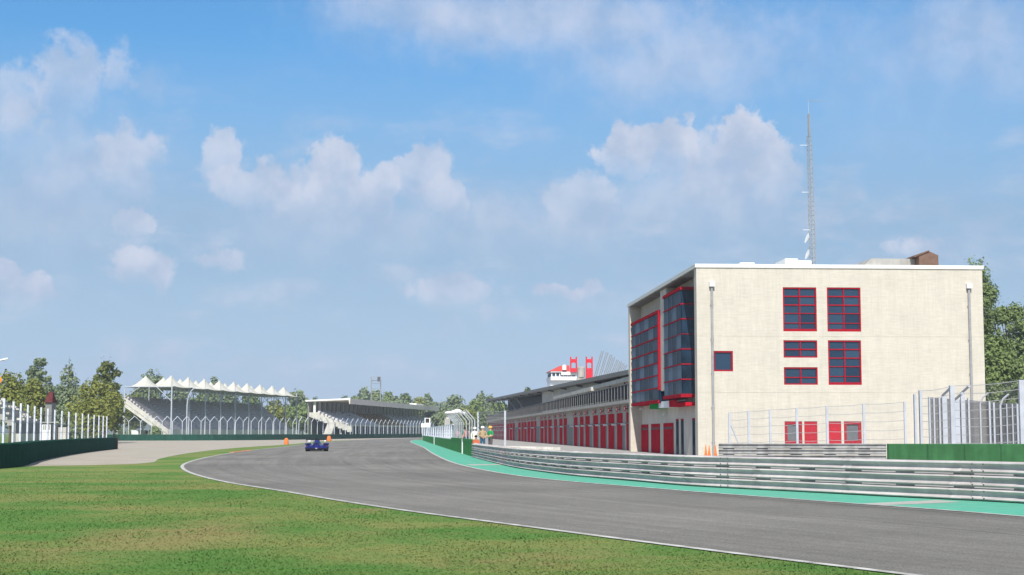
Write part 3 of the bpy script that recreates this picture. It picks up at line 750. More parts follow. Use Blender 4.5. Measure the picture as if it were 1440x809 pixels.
for i in range(NB7):
    c = bz0 + .2 + bh * i; mb.add([(.05, yb0 - .004, c), (REC - .01, yb0 - .004, c), (REC - .01, yb0 - .004, c + bh), (.05, yb0 - .004, c + bh)], [(0, 1, 2, 3)])
mb.build('front_pane', M_glass, bay)
mb = MB()
def ring(z0, z1, o): mb.box(-.05 - o, REC - .004, yb0 - .05 - o, yb1 + .05 + o, z0, z1)
ring(bz1 - .22, bz1, .03); ring(bz0, bz0 + .24, .05)
for i in range(1, NB7):
    z = bz0 + .2 + bh * i; w = .085 if i not in (4,) else .04; ring(z - w / 2, z + w / 2, .0)
mb.build('frame', M_red, bay)
mb = MB()
for j in range(1, 4): y = yb0 + (yb1 - yb0) * j / 4; mb.box(-.045, -.034, y - .03, y + .03, bz0 + .2, bz1 - .2)
mb.build('mullion', M_dkmetal, bay)
# far panel
pa0 = SP(924.6, 480)[0]; pa1 = LEN - FIN - .35; pz1 = SP(924.6, 436)[1]; pz0 = SP(895.5, 570.5)[1]
pz0b = pz0
mb = MB(); mb.box(.12, REC - .003, pa0, pa1, pz0 + .1, pz1 - .1); pan = mb.build('glazed_panel', M_glass, tower)
facets(7, 6, pa0 + .15, pa1 - .05, pz0 + .2, pz1 - .2, .09).build('side_pane', M_glass2, pan)
mb = MB(); mb.box(.02, REC - .004, pa0 - .12, pa1, pz1 - .24, pz1); mb.box(.02, REC - .004, pa0 + .12, pa1, pz0, pz0 + .26); mb.box(.021, REC - .0045, pa0 - .12, pa0 + .12, SP(924, 549)[1], pz1 - .24)
for i in range(1, 7):
    z = pz0 + .2 + (pz1 - pz0 - .4) * i / 7; mb.box(.04, .10, pa0 + .12, pa1, z - .05, z + .05)
mb.build('frame', M_red, pan)
mb = MB()
for j in range(1, 6): y = pa0 + (pa1 - pa0) * j / 6; mb.box(.05, .062, y - .03, y + .03, pz0 + .26, pz1 - .24)
mb.build('mullion', M_dkmetal, pan)
# balcony door between them, below the white pier
dz0, dz1 = SP(930, 568)[1], SP(930, 549.4)[1]
MB().box(REC - .05, REC - .004, yb1 + .12, pa0 + .5, dz0, dz1).build('balcony_door', M_glass, tower)
MB().box(.22, REC - .004, yb1 + .08, pa0 - .14, dz1, HR - .06).build('pier', M_side, tower)
# tricolour canopy over the entrance
cy0 = SP(964, 572, .25)[0]; cy1 = SP(913.5, 572, .25)[0]; cz0, cz1 = SP(925, 574.3, .25)[1], SP(925, 565.5, .25)[1]
cyA = cy0 + (cy1 - cy0) * .42; cyB = cy0 + (cy1 - cy0) * .72
cano = MB().box(.25, REC - .005, cyA, cyB, cz0, cz1).build('entrance_canopy', M_white, tower)
MB().box(.247, REC - .005, cyB, cy1, cz0 - .01, cz1 + .01).build('green_band', mat('flag_green', (.01, .26, .05), .6), cano)
MB().box(.247, REC - .005, cyA - (cyA - cy0) * .45, cyA, cz0, cz1).build('red_band', M_door, cano)
MB().box(.247, REC - .005, cy0, cyA - (cyA - cy0) * .45, cz0, cz0 + (cz1 - cz0) * .5).build('red_lip', M_door, cano)
mb = MB()
for y in (cyB - .4, cyB + .4): mb.tube([(.35, y, cz1), (.35, y, dz1)], .03, 6)
mb.tube([(.3, cy0 + .2, cz1 - .1), (.3, cyA - .4, cz1 - .1)], .03, 5)
mb.build('stay', M_pipe, cano)
for (a, b, t) in ((911.9, 901.0, 597), (928.2, 916.2, 596), (947.2, 933.6, 594.8)):
    y0, z1 = SP(a, t, REC); y1 = SP(b, t, REC)[0]; mb = MB(); mb.box(REC - .05, REC - .003, y0, y1, .02, z1)
    for k in range(1, 8): z = z1 * k / 8; mb.box(REC - .062, REC - .05, y0 + .02, y1 - .02, z - .012, z + .012)
    dr = mb.build('garage_door', M_door, tower); mb = MB(); n = 5
    for k in range(n): a_ = y0 + (y1 - y0) * (k + .2) / n; mb.box(REC - .066, REC - .05, a_, a_ + (y1 - y0) / n * .65, z1 * .80, z1 * .88)
    mb.build('vent_strip', M_dkmetal, dr)
for (a, b, t) in ((954.3, 951.2, 589.4), (961.3, 958.2, 589.2), (977.4, 974.2, 588.2)):
    y0, z1 = SP(a, t, REC); y1 = SP(b, t, REC)[0]; sw = MB().box(REC - .04, REC - .003, y0, y1, .05, z1 - .12).build('slit_window', M_glass, tower); MB().box(REC - .05, REC - .003, y0 - .01, y1 + .01, z1 - .12, z1).build('lintel', M_red, sw)
for (px, py) in ((904.2, 575.2), (937.5, 582.3)):
    y, z = SP(px, py, REC); mb = MB(); mb.box(REC - .14, REC - .003, y - .12, y + .12, z - .06, z + .05); mb.box(REC - .30, REC - .14, y - .16, y + .16, z - .10, z + .06); mb.build('wall_lamp', M_white, tower)
# rooftop boxes
def rbox(name, m, a, b, top, off, dy, z0=None):
    x0, z = FP(a, top, off); x1 = FP(b, top, off)[0]; return MB().box(x0, x1, off, off + dy, H, z).build(name, m, roof)
rbox('roof_hatch', M_coping, 1041, 1061, 369.3, 4, 2.5); rbox('plant_box', M_coping, 1104, 1122, 363.8, 5, 3); rbox('plant_box', M_coping, 1122.5, 1141, 366.5, 5, 2.4)
x0, zt = FP(1225, 363.6, 6); x1 = FP(1292, 363.6, 6)[0]; xl = FP(1203, 370, 6)[0]
MB().prism([(xl, 6, H), (x1, 6, H), (x1, 6, zt), (x0, 6, zt)], (0, 4, 0)).build('ventilation_unit', M_grey, roof)
xa, za = FP(1292.3, 359, 5); xb = FP(1319.5, 359, 5)[0]; xm, zm = FP(1306, 353.2, 5)
hut = MB().prism([(xa, 5, H), (xb, 5, H), (xb, 5, za), (xm, 5, zm), (xa, 5, za)], (0, 4, 0)).build('roof_hut', M_brown, roof)
MB().prism([(xa - .35, 4.9, za - .16), (xm, 4.9, zm - .02), (xm, 4.9, zm + .06), (xa - .35, 4.9, za - .06)], (0, 4.2, 0)).build('hut_eave', M_brown, hut) 

# ------------------------------------------------------------------ radio mast on the tower roof
mx, mz = FP(1143.6, 372, 8); Zt = FP(1140.5, 141.5, 8)[1]; Z2 = FP(1141.5, 192, 8)[1]
mp = c0 + V * mx + U * 8; mast = thing('radio_mast', 'tall slender lattice radio mast with dishes on the tower roof', 'radio mast', (mp.x, mp.y, H), TRZ)
hh = Z2 - H; hr = Zt - H
def leg3(k, z): r = .27 * (1 - .25 * z / hh); t = 2 * math.pi * (k / 3) + .4; return Vector((r * math.cos(t) - .012 * z, r * math.sin(t), z))
for k in range(3): MB().tube([leg3(k, 0), leg3(k, hh)], .032, 6, .022).build('leg', M_pipe, mast)
mb = MB(); n = 30
for i in range(n):
    for k in range(3): mb.tube([leg3(k, hh * i / n), leg3((k + 1) % 3, hh * (i + 1) / n)], .016, 4); mb.tube([leg3(k, hh * (i + 1) / n), leg3((k + 1) % 3, hh * (i + 1) / n)], .016, 4)
mb.build('lattice', M_pipe, mast)
tip = Vector((-.012 * hh, 0, hh))
MB().tube([tip, Vector((-.012 * hr, 0, hr))], .035, 6, .012).build('spike', M_post, mast)
mb = MB(); n = 8; z1_ = hh + (hr - hh) * .62
def leg2(k, z): t = 2 * math.pi * (k / 3) + .4; q_ = .105 * (1 - .4 * (z - hh) / (hr - hh)); return Vector((q_ * math.cos(t) - .012 * z, q_ * math.sin(t), z))
for k in range(3):
    mb.tube([leg2(k, hh), leg2(k, z1_)], .02, 5)
    for i in range(n): a_, b_ = hh + (z1_ - hh) * i / n, hh + (z1_ - hh) * (i + 1) / n; mb.tube([leg2(k, a_), leg2((k + 1) % 3, b_)], .013, 4); mb.tube([leg2(k, b_), leg2((k + 1) % 3, b_)], .013, 4)
mb.build('upper_lattice', M_pipe, mast)
MB().tube([Vector((-.012 * hr, 0, hr)), Vector((-.012 * hr + 1.05, 0, hr - .02))], .018, 5).build('aerial', M_pipe, mast)
for py in (204.5, 270.5, 323.5):
    z = FP(1140, py, 8)[1] - H; MB().tube([Vector((-.012 * z - .15, 0, z)), Vector((-.012 * z - .68, 0, z))], .018, 5).add([], []).build('side_arm', M_white, mast)
mb = MB()
for z in (hh + .5, hh + 1.0, hh + 1.5): mb.box(-.012 * z - .12, -.012 * z + .12, -.03, .03, z, z + .04)
mb.build('dipole', M_pipe, mast)
for py in (335.5, 358.5):
    z = FP(1137, py, 8)[1] - H; c = Vector((-.42, -.1, z)); ax = Vector((-1, -.02, .32)).normalized(); a = ax.orthogonal().normalized(); b = ax.cross(a); n = 18; vs = [c - ax * .10]; 
    for r, dd in ((.19, -.06), (.38, .05)): vs += [c + ax * dd + (a * math.cos(2 * math.pi * j / n) + b * math.sin(2 * math.pi * j / n)) * r for j in range(n)]
    vs += [c - ax * .03 + ax * .05]; vs += [c + ax * .06 + (a * math.cos(2 * math.pi * j / n) + b * math.sin(2 * math.pi * j / n)) * .38 for j in range(n)]
    fs = [(0, 1 + (j + 1) % n, 1 + j) for j in range(n)] + [(1 + j, 1 + (j + 1) % n, 1 + n + (j + 1) % n, 1 + n + j) for j in range(n)]
    ce = 1 + 2 * n; fs += [(ce, ce + 1 + j, ce + 1 + (j + 1) % n) for j in range(n)] + [(1 + n + j, 1 + n + (j + 1) % n, ce + 1 + (j + 1) % n, ce + 1 + j) for j in range(n)]
    MB().add(vs, fs).build('dish', M_white, mast)
mb = MB(); mb.box(-.5, -.25, -.3, .3, 0, .38); mb.box(.25, .5, -.3, .3, 0, .38); mb.build('base_block', M_brown, mast)

# ------------------------------------------------------------------ pit building
RP = 1.05
pit0 = c0 + V * RP + U * (LEN + .02)
pit = thing('pit_building', 'long low pit garage building with red doors beyond the tower', 'building', pit0, TRZ)
def PP(px, py, off=0.0):
    q = hit(px, py, pit0 + V * off, V); d = q - pit0; return d.dot(U), d.z
Lpit = PP(688, 600)[0]
zD = PP(884, 580)[1]
zS, zB0, zB1 = PP(877, 569)[1], PP(877, 562.5)[1], PP(877, 543.6)[1]
mb = MB(); mb.box(0, 14, 0, Lpit, 0, zS); mb.build('wall', M_pit, pit)
slab = MB().box(-.9, 14.1, -.0, Lpit + .2, zS + .002, zS + .28).build('terrace_slab', M_pit, pit)
mb = MB(); mb.box(-.86, -.80, 0, Lpit, zB1 - .06, zB1)
s = 0.0
while s < Lpit:
    mb.box(-.865, -.81, s, s + .07, zS + .28, zB1 - .06); s += 2.3
bal = mb.build('balustrade', M_pier, pit)
MB().box(-.82, -.80, 0, Lpit, zS + .5, zB1 - .07).build('glass', glass_mat('smoked_glass', (.018, .021, .028), .03), bal)
# doors
d_px = [(918, 905), (880, 845), (828, 790), (775, 740), (725, 695), (672, 645), (633, 610), (595, 572), (528, 508), (500, 480), (465, 447), (432, 410), (402, 385), (380, 360), (335, 322), (318, 300), (296, 278), (272, 258), (255, 240), (235, 220), (198, 185), (182, 165), (162, 148)]
k = .22245
doors = []
for i, (a, b) in enumerate(d_px):
    y0 = max(.05, PP(680 + a * k, 600)[0]); y1 = PP(680 + b * k, 600)[0]
    if y1 - y0 < .5: continue
    doors.append((y0, y1))
y = doors[-1][1] + 2
while y + 4.5 < Lpit: doors.append((y, y + 4.5)); y += 6.3
plate_m = mat('number_plate_red', (.55, .03, .05), .5)
for i, (y0, y1) in enumerate(doors):
    mb = MB(); mb.box(-.012, .0, y0, y1, .02, zD)
    for q in range(1, 6): z = zD * q / 6; mb.box(-.024, -.012, y0 + .05, y1 - .05, z - .015, z + .015)
    dr = mb.build('garage_door', M_door, pit)
    yc = (y0 + y1) / 2
    pl = MB(); pl.box(-.30, -.26, yc - .62, yc + .62, zD + .12, zD + .62); pl.box(-.26, -.0, yc - .05, yc + .05, zD + .3, zD + .4)
    p_ = pl.build('number_plate', plate_m, pit); MB().box(-.306, -.30, yc - .22, yc + .22, zD + .24, zD + .50).build('plate_panel', M_white, p_)
    # grey pier on the far jamb of each door, with darker service cabinet beside every second one
    nx = doors[i + 1][0] if i + 1 < len(doors) else y1 + 1.5
    if nx - y1 > .4:
        MB().box(-.06, -.003, y1 + .1, y1 + min(.9, (nx - y1) * .45), .0, zD + .05).build('pier', M_pit, pit)
        if nx - y1 > 1.0:
            cb = MB().box(-.045, -.004, y1 + min(.9, (nx - y1) * .45) + .05, nx - .05, .02, zD * .72).build('service_door', M_pier, pit)
        if i % 2 == 0 or i < 8:
            MB().box(-.5, -.06, y1 + .3, y1 + .6, zD * .66, zD * .71).build('lamp', M_white, pit)
mb = MB(); mb.box(-.12, -.07, 0, Lpit, zD * .70, zD * .725); mb.build('cable_tray', M_pier, pit)
# upper storey and roofs
uy0, uy1 = PP(820, 560, 5.5)[0], PP(752, 560, 5.5)[0]

zr = 8.9
def onz(px, py, z): return G(px, py, z)
eA = onz(884, 526.5, 7.35); eB = onz(682.5, 564.6, 10.2)
lp = lambda p: Vector(((p - pit0).dot(V), (p - pit0).dot(U), p.z))
a, b = lp(eA), lp(eB)
big = MB(); ua = Vector((9, 0, .3))
big.prism([a, b, b + ua, a + ua], (0, 0, .38)); br = big.build('main_roof', M_grey, pit)
fr_ = lambda px: max(0, min(1, (lambda q: (q - a.y) / (b.y - a.y))(lp(onz(px, 545, 8.5)).y))) if False else 0
def eave_at(px):
    # point of the eave line that lies in photo column px
    best = min((i / 400 for i in range(401)), key=lambda k: abs(col_of(a.lerp(b, k)) - px)); return a.lerp(b, best)
def col_of(l):
    w = pit0 + V * l.x + U * l.y + Vector((0, 0, l.z)); d = w - CAM; return 720 + FPX * d.x / (d.y * cp + d.z * sp)
e0, e1, e2 = eave_at(829), eave_at(752.5), eave_at(690)
def under(e, f, x_in, nm, m):
    p, q = flat(e, 0) + Vector((x_in, 0, 0)), flat(f, 0) + Vector((x_in, 0, 0)); up = Vector((0, 0, zS + .285))
    MB().prism([p + up, q + up, Vector((q.x, q.y, f.z - .02)), Vector((p.x, p.y, e.z - .02))], (3.0, 0, 0)).build(nm, m, pit)
under(e0, e1, 1.2, 'upper_wall', M_lgrey); under(e1 + Vector((0, .1, 0)), e2, 4.5, 'dark_void_block', M_dkmetal)  # second one: solid dark block standing in for the shaded void under the roof
mb = MB(); mb.prism([a + Vector((-.03, 0, .05)), b + Vector((-.03, 0, .05)), b + Vector((-.03, 0, .46)), a + Vector((-.03, 0, .46))], (.06, 0, 0)); mb.build('eave', M_pier, br)
for i in range(14):
    q = a.lerp(b, (i + .5) / 14); MB().tube([q + Vector((.2, 0, -.1)), q + Vector((1.1, 0, -.25))], .12, 5).build('rafter', M_dkmetal, br)
for i in range(5):
    q = a.lerp(b, .62 + .085 * i); MB().tube([q + Vector((.8, 0, 0)), Vector((q.x + 4, q.y - 4, zS + .3))], .14, 6).build('strut', M_pipe, br); MB().tube([q + Vector((1.5, 0, 0)), Vector((q.x + 2.2, q.y, zS + .3))], .10, 6).build('prop', M_dkmetal, br)
for (x0p, x1p, yt, yb_, off) in ((884, 812, 539, 544.2, 1.0), (831, 778, 551.2, 555.8, .6)):
    y0, z1 = PP(x0p, yt + 0, off); y1, _ = PP(x1p, yt, off); zt = PP((x0p + x1p) / 2, yt, off)[1]; zb = PP((x0p + x1p) / 2, yb_, off)[1]
    cn = MB().box(off, off + 4.0, max(.1, y0), y1, zb, zt).build('terrace_canopy', M_lgrey, pit); mb = MB()
    for f in (.1, .35, .65, .9): yy = max(.1, y0) + (y1 - max(.1, y0)) * f; mb.box(off + .2, off + .35, yy - .08, yy + .08, zS + .28, zb)
    mb.build('canopy_posts', M_dkmetal, cn)
q0, zq = PP(878, 521, 2.0); MB().box(2.0, 6.0, .1, max(2, q0 + 1.0) + 6, zq - .6 - .55, zq - .3).build('roof_block', M_pit, pit)
MB().box(1.2, 1.5, PP(878, 550)[0] + .6, PP(876, 550)[0] + .9, zS + .28, zq - 1.15).build('corner_post', M_dkmetal, pit)

# low white-and-dark parapet behind the rail
lw = [at(713, 629, 104), at(745, 631, 100), at(790, 634.2, 94)]
lw = smooth_line([flat(p, 0) for p in lw], 1.0); o0 = lw[0].copy()
par = thing('block_kerb', 'low row of white concrete blocks just behind the guard rail', 'kerb', o0)
Ll = lengths(lw); s = .4; nblk = 0
mbk = MB(); sweep(mbk, lw, [(-.15, 0), (-.15, .56), (.15, .56), (.15, 0)], 1, o=o0); mbk.build('plinth', M_pit, par)
while s < Ll[-1]:
    p = along(lw, s, Ll) - o0; MB().box(p.x - .20, p.x + .20, p.y - .28, p.y + .28, .56, .80).build('block', M_lgrey, par); s += 1.15

# ------------------------------------------------------------------ red and white race-control tower
ct0 = flat(at(800, 560, 305), 0); ct = thing('control_tower', 'white race control tower with red frames rising above the pit roof', 'control tower', ct0, TRZ)
m_ = 305 / FPX
def zc(py): return at(800, py, 305).z
def xc(px): return (px - 800) * m_
MB().box(xc(772), xc(809), -4, 4, 0, zc(536)).build('shaft', M_white, ct)
deck = MB().box(xc(771.5), xc(808), -5, 5, zc(536), zc(531)).build('lower_deck', M_white, ct)
MB().box(xc(773), xc(806), -4.6, 4.6, zc(531) + .0, zc(526)).build('cabin', M_glass2, ct)
mb = MB()
for i in range(7): x = xc(773) + (xc(806) - xc(773)) * i / 6; mb.box(x - .1, x + .1, -4.72, -4.6, zc(531), zc(526))
mb.build('cabin_frame', M_white, ct)
MB().box(xc(786), xc(808), -5.3, 4, zc(531.2) + .3, zc(525.2)).build('white_front', M_coping, ct)
MB().box(xc(771.5), xc(808.2), -5.1, 5, zc(525.2), zc(523.8)).build('upper_deck', M_white, ct)
rfm = MB().prism([(xc(769.5), -5.2, zc(523.7)), (xc(798), -5.2, zc(523.7)), (xc(797), -5.2, zc(515.5)), (xc(788), -5.2, zc(515.5)), (xc(783.5), -5.2, zc(516.5))], (0, 9, 0)).build('red_roof', mat('faded_red_roof', (.62, .09, .08), .6), ct)
MB().lathe([(.42, 0), (.42, .75), (.25, .95), (.02, 1.0)], 12, (xc(790), -4.9 - .5, zc(522))).build('lantern', M_coping, ct)
for px in (802.7, 824.4):
    x = xc(px); w = xc(807.4) - xc(802.7); f = MB(); zb = zc(525) if px < 810 else zc(533.5)
    for sx in (-1, 1): f.box(x + sx * w - (.22 if sx > 0 else 0), x + sx * w + (.22 if sx < 0 else 0), -5.9, -5.4, zc(519.5), zc(503.8))
    f.box(x - w + .22, x + w - .22, -5.88, -5.42, zc(509.6), zc(507)); f.box(x - w, x + w, -5.9, -5.4, zb, zc(519.5))
    # arched head of the opening
    n = 8; r = w - .22; zc0_ = zc(513)
    for i in range(n):
        t0, t1 = math.pi * i / n, math.pi * (i + 1) / n
        f.prism([(x + r * math.cos(t0), -5.85, zc0_ + .35 * r * math.sin(t0)), (x + r * math.cos(t1), -5.85, zc0_ + .35 * r * math.sin(t1)), (x + r * math.cos(t1), -5.85, zc(509.6)), (x + r * math.cos(t0), -5.85, zc(509.6))], (0, .4, 0))
    f.build('red_frame', mat('tower_red', (.60, .035, .05), .5), ct)
MB().lathe([(.95 * (xc(819.5) - xc(808.5)) / 1.9, 0), (.95 * (xc(819.5) - xc(808.5)) / 1.9, zc(518.5) - zc(532)), (.4, zc(516.8) - zc(532))], 18, (xc(814), -4.5, zc(532))).build('drum', M_grey, ct)
MB().box(xc(807), xc(828), -5, 3, 0, zc(532.2)).build('rear_block', M_grey, ct)
# leaning masts
M_mast = mat('weathered_mast', (.24, .24, .245), .6)
pole_px = [(847.5, 493.5, 836.5, 532), (853.8, 496, 842.5, 533), (859.5, 499, 848, 534), (863.5, 502.5, 853.5, 532), (868.6, 506, 859, 530), (872.8, 508.5, 864, 530), (876.5, 511, 868.5, 528), (880.5, 513.5, 873.5, 527)]
ordn = ['tallest', 'second tallest', 'third tallest', 'fourth tallest', 'fifth tallest', 'third shortest', 'second shortest', 'shortest']
for i, (a, b, c, d) in enumerate(pole_px):
    t_, b_ = at(a, b, 235), at(c, d, 235); dirv = (t_ - b_); base = b_ - dirv * (b_.z / dirv.z); o0 = flat(base, 0)
    q = thing('leaning_mast', ordn[i] + ' of the slanted pale twin masts between control tower and office block', 'mast', o0, 0, 'slanted twin masts above the pit roof')
    for off in (-.13, .13):
        MB().tube([Vector((off, 0, 0)), (t_ - o0) + Vector((off, 0, 0))], .085, 6, .06).build('pole', M_mast, q)

# ------------------------------------------------------------------ pit-side second rail, green wall and fences by the tower
r2 = [flat(at(1010.5, 640, 94.5), 0), flat(at(1100, 640, 94.2), 0), flat(at(1246, 640, 93.5), 0)]
r2 = smooth_line(r2, 2.0)
guard_rail('short triple-beam guard rail standing in front of the tower base', r2, 3, .20, .338, 1, None, both=False, metal=mat('weathered_galvanised', (.30, .30, .295), .6, var=.25, vscale=1.3, streak=.2))
p = flat(at(1244.5, 640, 93.3), 0)
gw = [flat(at(1248, 640, 69.5), 0), flat(at(1330, 640, 69), 0), flat(at(1440, 640, 68.5), 0), flat(at(1560, 640, 67), 0)]
gwS = smooth_line(gw, 2); barrier('tyre_barrier', 'mid green barrier in front of the tall cage fence at right', 'barrier', gwS, 1.19, .8, M_green, 1)
# long fence before the tower
fx = [(1025.7, 580.4), (1052.8, 578.2), (1083, 576.3), (1120.5, 574), (1162.7, 571.4), (1214.5, 568.6), (1272.3, 565.5)]
fp = [at(x, y, 99.5) for x, y in fx]; o0 = flat(fp[0], 0)
tf = thing('catch_fence', 'tall wire fence rising to the right in front of the tower wall', 'fence', o0)
for p in fp: q = p - o0; MB().box(q.x - .07, q.x + .07, q.y - .07, q.y + .07, 0, p.z).build('post', M_post, tf)
q = fp[0] - o0; MB().tube([q + Vector((.75, 0, -fp[0].z + .4 if False else -q.z + .5)), Vector((q.x, q.y, 2.4))], .05, 6).build('brace', M_post, tf)
mb = MB()
for k in range(6):
    f = .2 + .8 * k / 5
    pts = [Vector(((p - o0).x, (p - o0).y, p.z * f)) for p in fp]
    fine = []
    for a, b in zip(pts, pts[1:]):
        for j in range(6): c = a.lerp(b, j / 6); c.z -= .05 * math.sin(math.pi * j / 6); fine.append(c)
    fine.append(pts[-1]); mb.tube(fine, .020, 4)
mb.build('wire', M_wire, tf)
mesh_panel('wire_mesh', fp, .5, 3, M_chain, tf, o0, hs=[p.z for p in fp])
# near cage fence behind the green wall
cx = [(1286.3, 554.5, .5), (1294, 549.2, .6), (1338.3, 542.2, 1.0), (1436.3, 534.4, 1.35), (1500, 530, 1.2)]
cpx = [at(x, y, 72.5) for x, y, w in cx]; o0 = flat(cpx[0], 0)
cg = thing('cage_fence', 'tall heavy-posted wire fence behind the mid green barrier', 'fence', o0)
for p, (_, _, w) in zip(cpx, cx): q = p - o0; MB().box(q.x - .10 * w, q.x + .10 * w, q.y - .1, q.y + .1, 0, p.z).build('post', M_post, cg)
mb = MB()
for k in range(9):
    f = .22 + .78 * k / 8; pts = [Vector(((p - o0).x, (p - o0).y, (p.z - .02) * f)) for p in cpx[1:]]; fine = []
    for a, b in zip(pts, pts[1:]):
        for j in range(8): c = a.lerp(b, j / 8); c.z -= .07 * math.sin(math.pi * j / 8); fine.append(c)
    fine.append(pts[-1]); mb.tube(fine, .019, 4)
mb.build('wire', M_wire, cg)
mesh_panel('wire_mesh', cpx[1:], .4, 3, M_chain, cg, o0, hs=[p.z for p in cpx[1:]])
# inner enclosure
ix = [(1306.5, 558.2, .35, 0), (1312.8, 559.5, .35, 0), (1320.5, 560, .35, 0), (1327.6, 555.5, 1.15, 0), (1345.5, 561, 1.15, 0), (1353.3, 552.7, 1.0, 0), (1361.5, 560, .4, 0), (1378.3, 566, .6, 1), (1391, 565, .4, 0), (1397, 566, .4, 0), (1406.6, 568, .8, 1), (1415, 568, .22, 0), (1423, 568, .25, 0), (1430, 568, .4, 0), (1460, 566, .6, 1)]
ip = [at(x, y, 84 + .02 * (x - 1306)) for x, y, w, c in ix]; o0 = flat(ip[0], 0)
en = thing('pit_enclosure', 'grey mesh enclosure with mixed thick and thin posts behind the tall wire fence', 'enclosure', o0)
for p, (x, y, w, c) in zip(ip, ix):
    q = p - o0; mb = MB()
    if c: mb.tube([flat(q, 0), flat(q, p.z - .1), q + Vector((.12, -.1, .25 - o0.z)), q + Vector((.38, -.3, .52))], .07 * max(.6, w), 6)
    else: mb.box(q.x - .11 * w, q.x + .11 * w, q.y - .08, q.y + .08, 0, p.z)
    mb.build('post', M_post, en)
pl = [Vector((p.x, p.y + .25, 0)) for p in ip]
mesh_panel('debris_mesh', pl, .55, 3.5, M_dense, en, o0, hs=[at(720, 559 + (x - 1306) * .065, 85).z for x, *_ in ix])
for (xa, ya, xb, yb_) in ((1326, 556, 1338, 544.5), (1352, 553, 1363, 543), (1343, 562, 1353, 553.5)):
    MB().tube([at(xa, ya, 80) - o0, at(xb, yb_, 74) - o0], .07, 6).build('brace', M_post, en)

# ------------------------------------------------------------------ traffic cones and track bollards
def cone_obj(name, label, p, h, r, group):
    t = thing(name, label, 'cone', p, rnd.random(), group)
    MB().box(-r * 1.25, r * 1.25, -r * 1.25, r * 1.25, 0, .05).build('base', M_orange, t)
    MB().lathe([(r, .05), (r * .62, h * .45), (r * .16, h), (.0, h + .005)], 14).build('body', M_orange, t, smooth=True)
    return t
for (px, top, lab) in ((992.6, 625.6, 'leftmost orange cone at the tower corner'), (997.4, 626.4, 'middle orange cone beside the tower downpipe'), (1006.2, 625.8, 'orange cone right of the tower downpipe, by the short guard rail')):
    p = flat(at(px, 640, 98), 0); cone_obj('traffic_cone', lab, p, at(px, top, 98).z, .125, 'orange cones at the tower corner')
def bollard(label, px, pt, pb):
    p = G(px, pb); h = at(px, pt, p.y).z; t = thing('track_bollard', label, 'bollard', flat(p, 0), 0, 'orange bollards along the run-off edge')
    r = 3.1 * p.y / FPX
    MB().lathe([(r, 0), (r * 1.02, h * .2), (r * .92, h * .62), (r * .7, h * .93), (r * .35, h)], 14).build('body', M_orange, t, smooth=True)
    MB().lathe([(r * 1.08, 0), (r * 1.08, .1)], 14).build('foot', mat('dull_orange', (.55, .16, .05), .7), t)
bollard('orange bollard on the grass edge left of the blue car', 402.6, 616.2, 625.2); bollard('orange bollard right of the blue car, before the dark green barrier', 462.6, 613.2, 620.6)

# ------------------------------------------------------------------ race car (seen from behind)
cpos = G(446, 634.6); car = thing('race_car', 'dark blue open-cockpit prototype race car driving away down the track', 'race car', cpos, R(5))
body = MB()
# lofted main hull: cross sections from tail (y=-2.2) to nose (y=2.3)
secs = [(-2.15, .86, .22, .50, .60), (-1.4, .92, .20, .62, .70), (-.5, .95, .14, .58, .88), (.3, .93, .12, .50, .70), (1.1, .93, .12, .48, .55), (1.9, .90, .12, .40, .45), (2.35, .55, .16, .28, .30)]
vs = []; 
for (y, hw, z0, zs, zt) in secs:
    vs += [(-hw, y, z0), (-hw, y, zs * .8), (-hw * .9, y, zs), (-hw * .45, y, zs * .94), (-.28, y, zt), (.28, y, zt), (hw * .45, y, zs * .94), (hw * .9, y, zs), (hw, y, zs * .8), (hw, y, z0)]
n = 10; fs = [(i * n + j, i * n + (j + 1) % n, (i + 1) * n + (j + 1) % n, (i + 1) * n + j) for i in range(len(secs) - 1) for j in range(n)]
fs += [tuple(range(n)), tuple(range(len(vs) - 1, len(vs) - n - 1, -1))]
body.add(vs, [tuple(reversed(f)) for f in fs]); hull = body.build('body', M_car, car)
ec = MB(); es = [(-2.0, .16, .62, .72), (-1.2, .26, .62, .98), (-.55, .30, .7, 1.06), (-.2, .30, .7, 1.05)]; vs = []
for (y, w, z0, z1) in es: vs += [(-w, y, z0), (-w * .7, y, z1), (w * .7, y, z1), (w, y, z0)]
fs = [(i * 4 + j, (i + 1) * 4 + j, (i + 1) * 4 + (j + 1) % 4, i * 4 + (j + 1) % 4) for i in range(3) for j in range(4)] + [(3, 2, 1, 0), (12, 13, 14, 15)]
ec.add(vs, [tuple(reversed(f)) for f in fs]); ec.build('engine_cover', M_car, car)
wg = MB(); wg.prism([(-.88, -2.42, 1.02), (-.88, -2.30, 1.0), (-.88, -2.05, 1.03), (-.88, -2.05, 1.06), (-.88, -2.40, 1.09)], (1.76, 0, 0)); wing = wg.build('rear_wing', M_black, car)
for sx in (-1, 1): MB().box(sx * .89 - .012, sx * .89 + .012, -2.5, -1.95, .80, 1.12).build('endplate', M_car, wing); MB().box(sx * .22 - .02, sx * .22 + .02, -2.3, -2.1, .5, 1.01).build('pylon', M_black, wing)
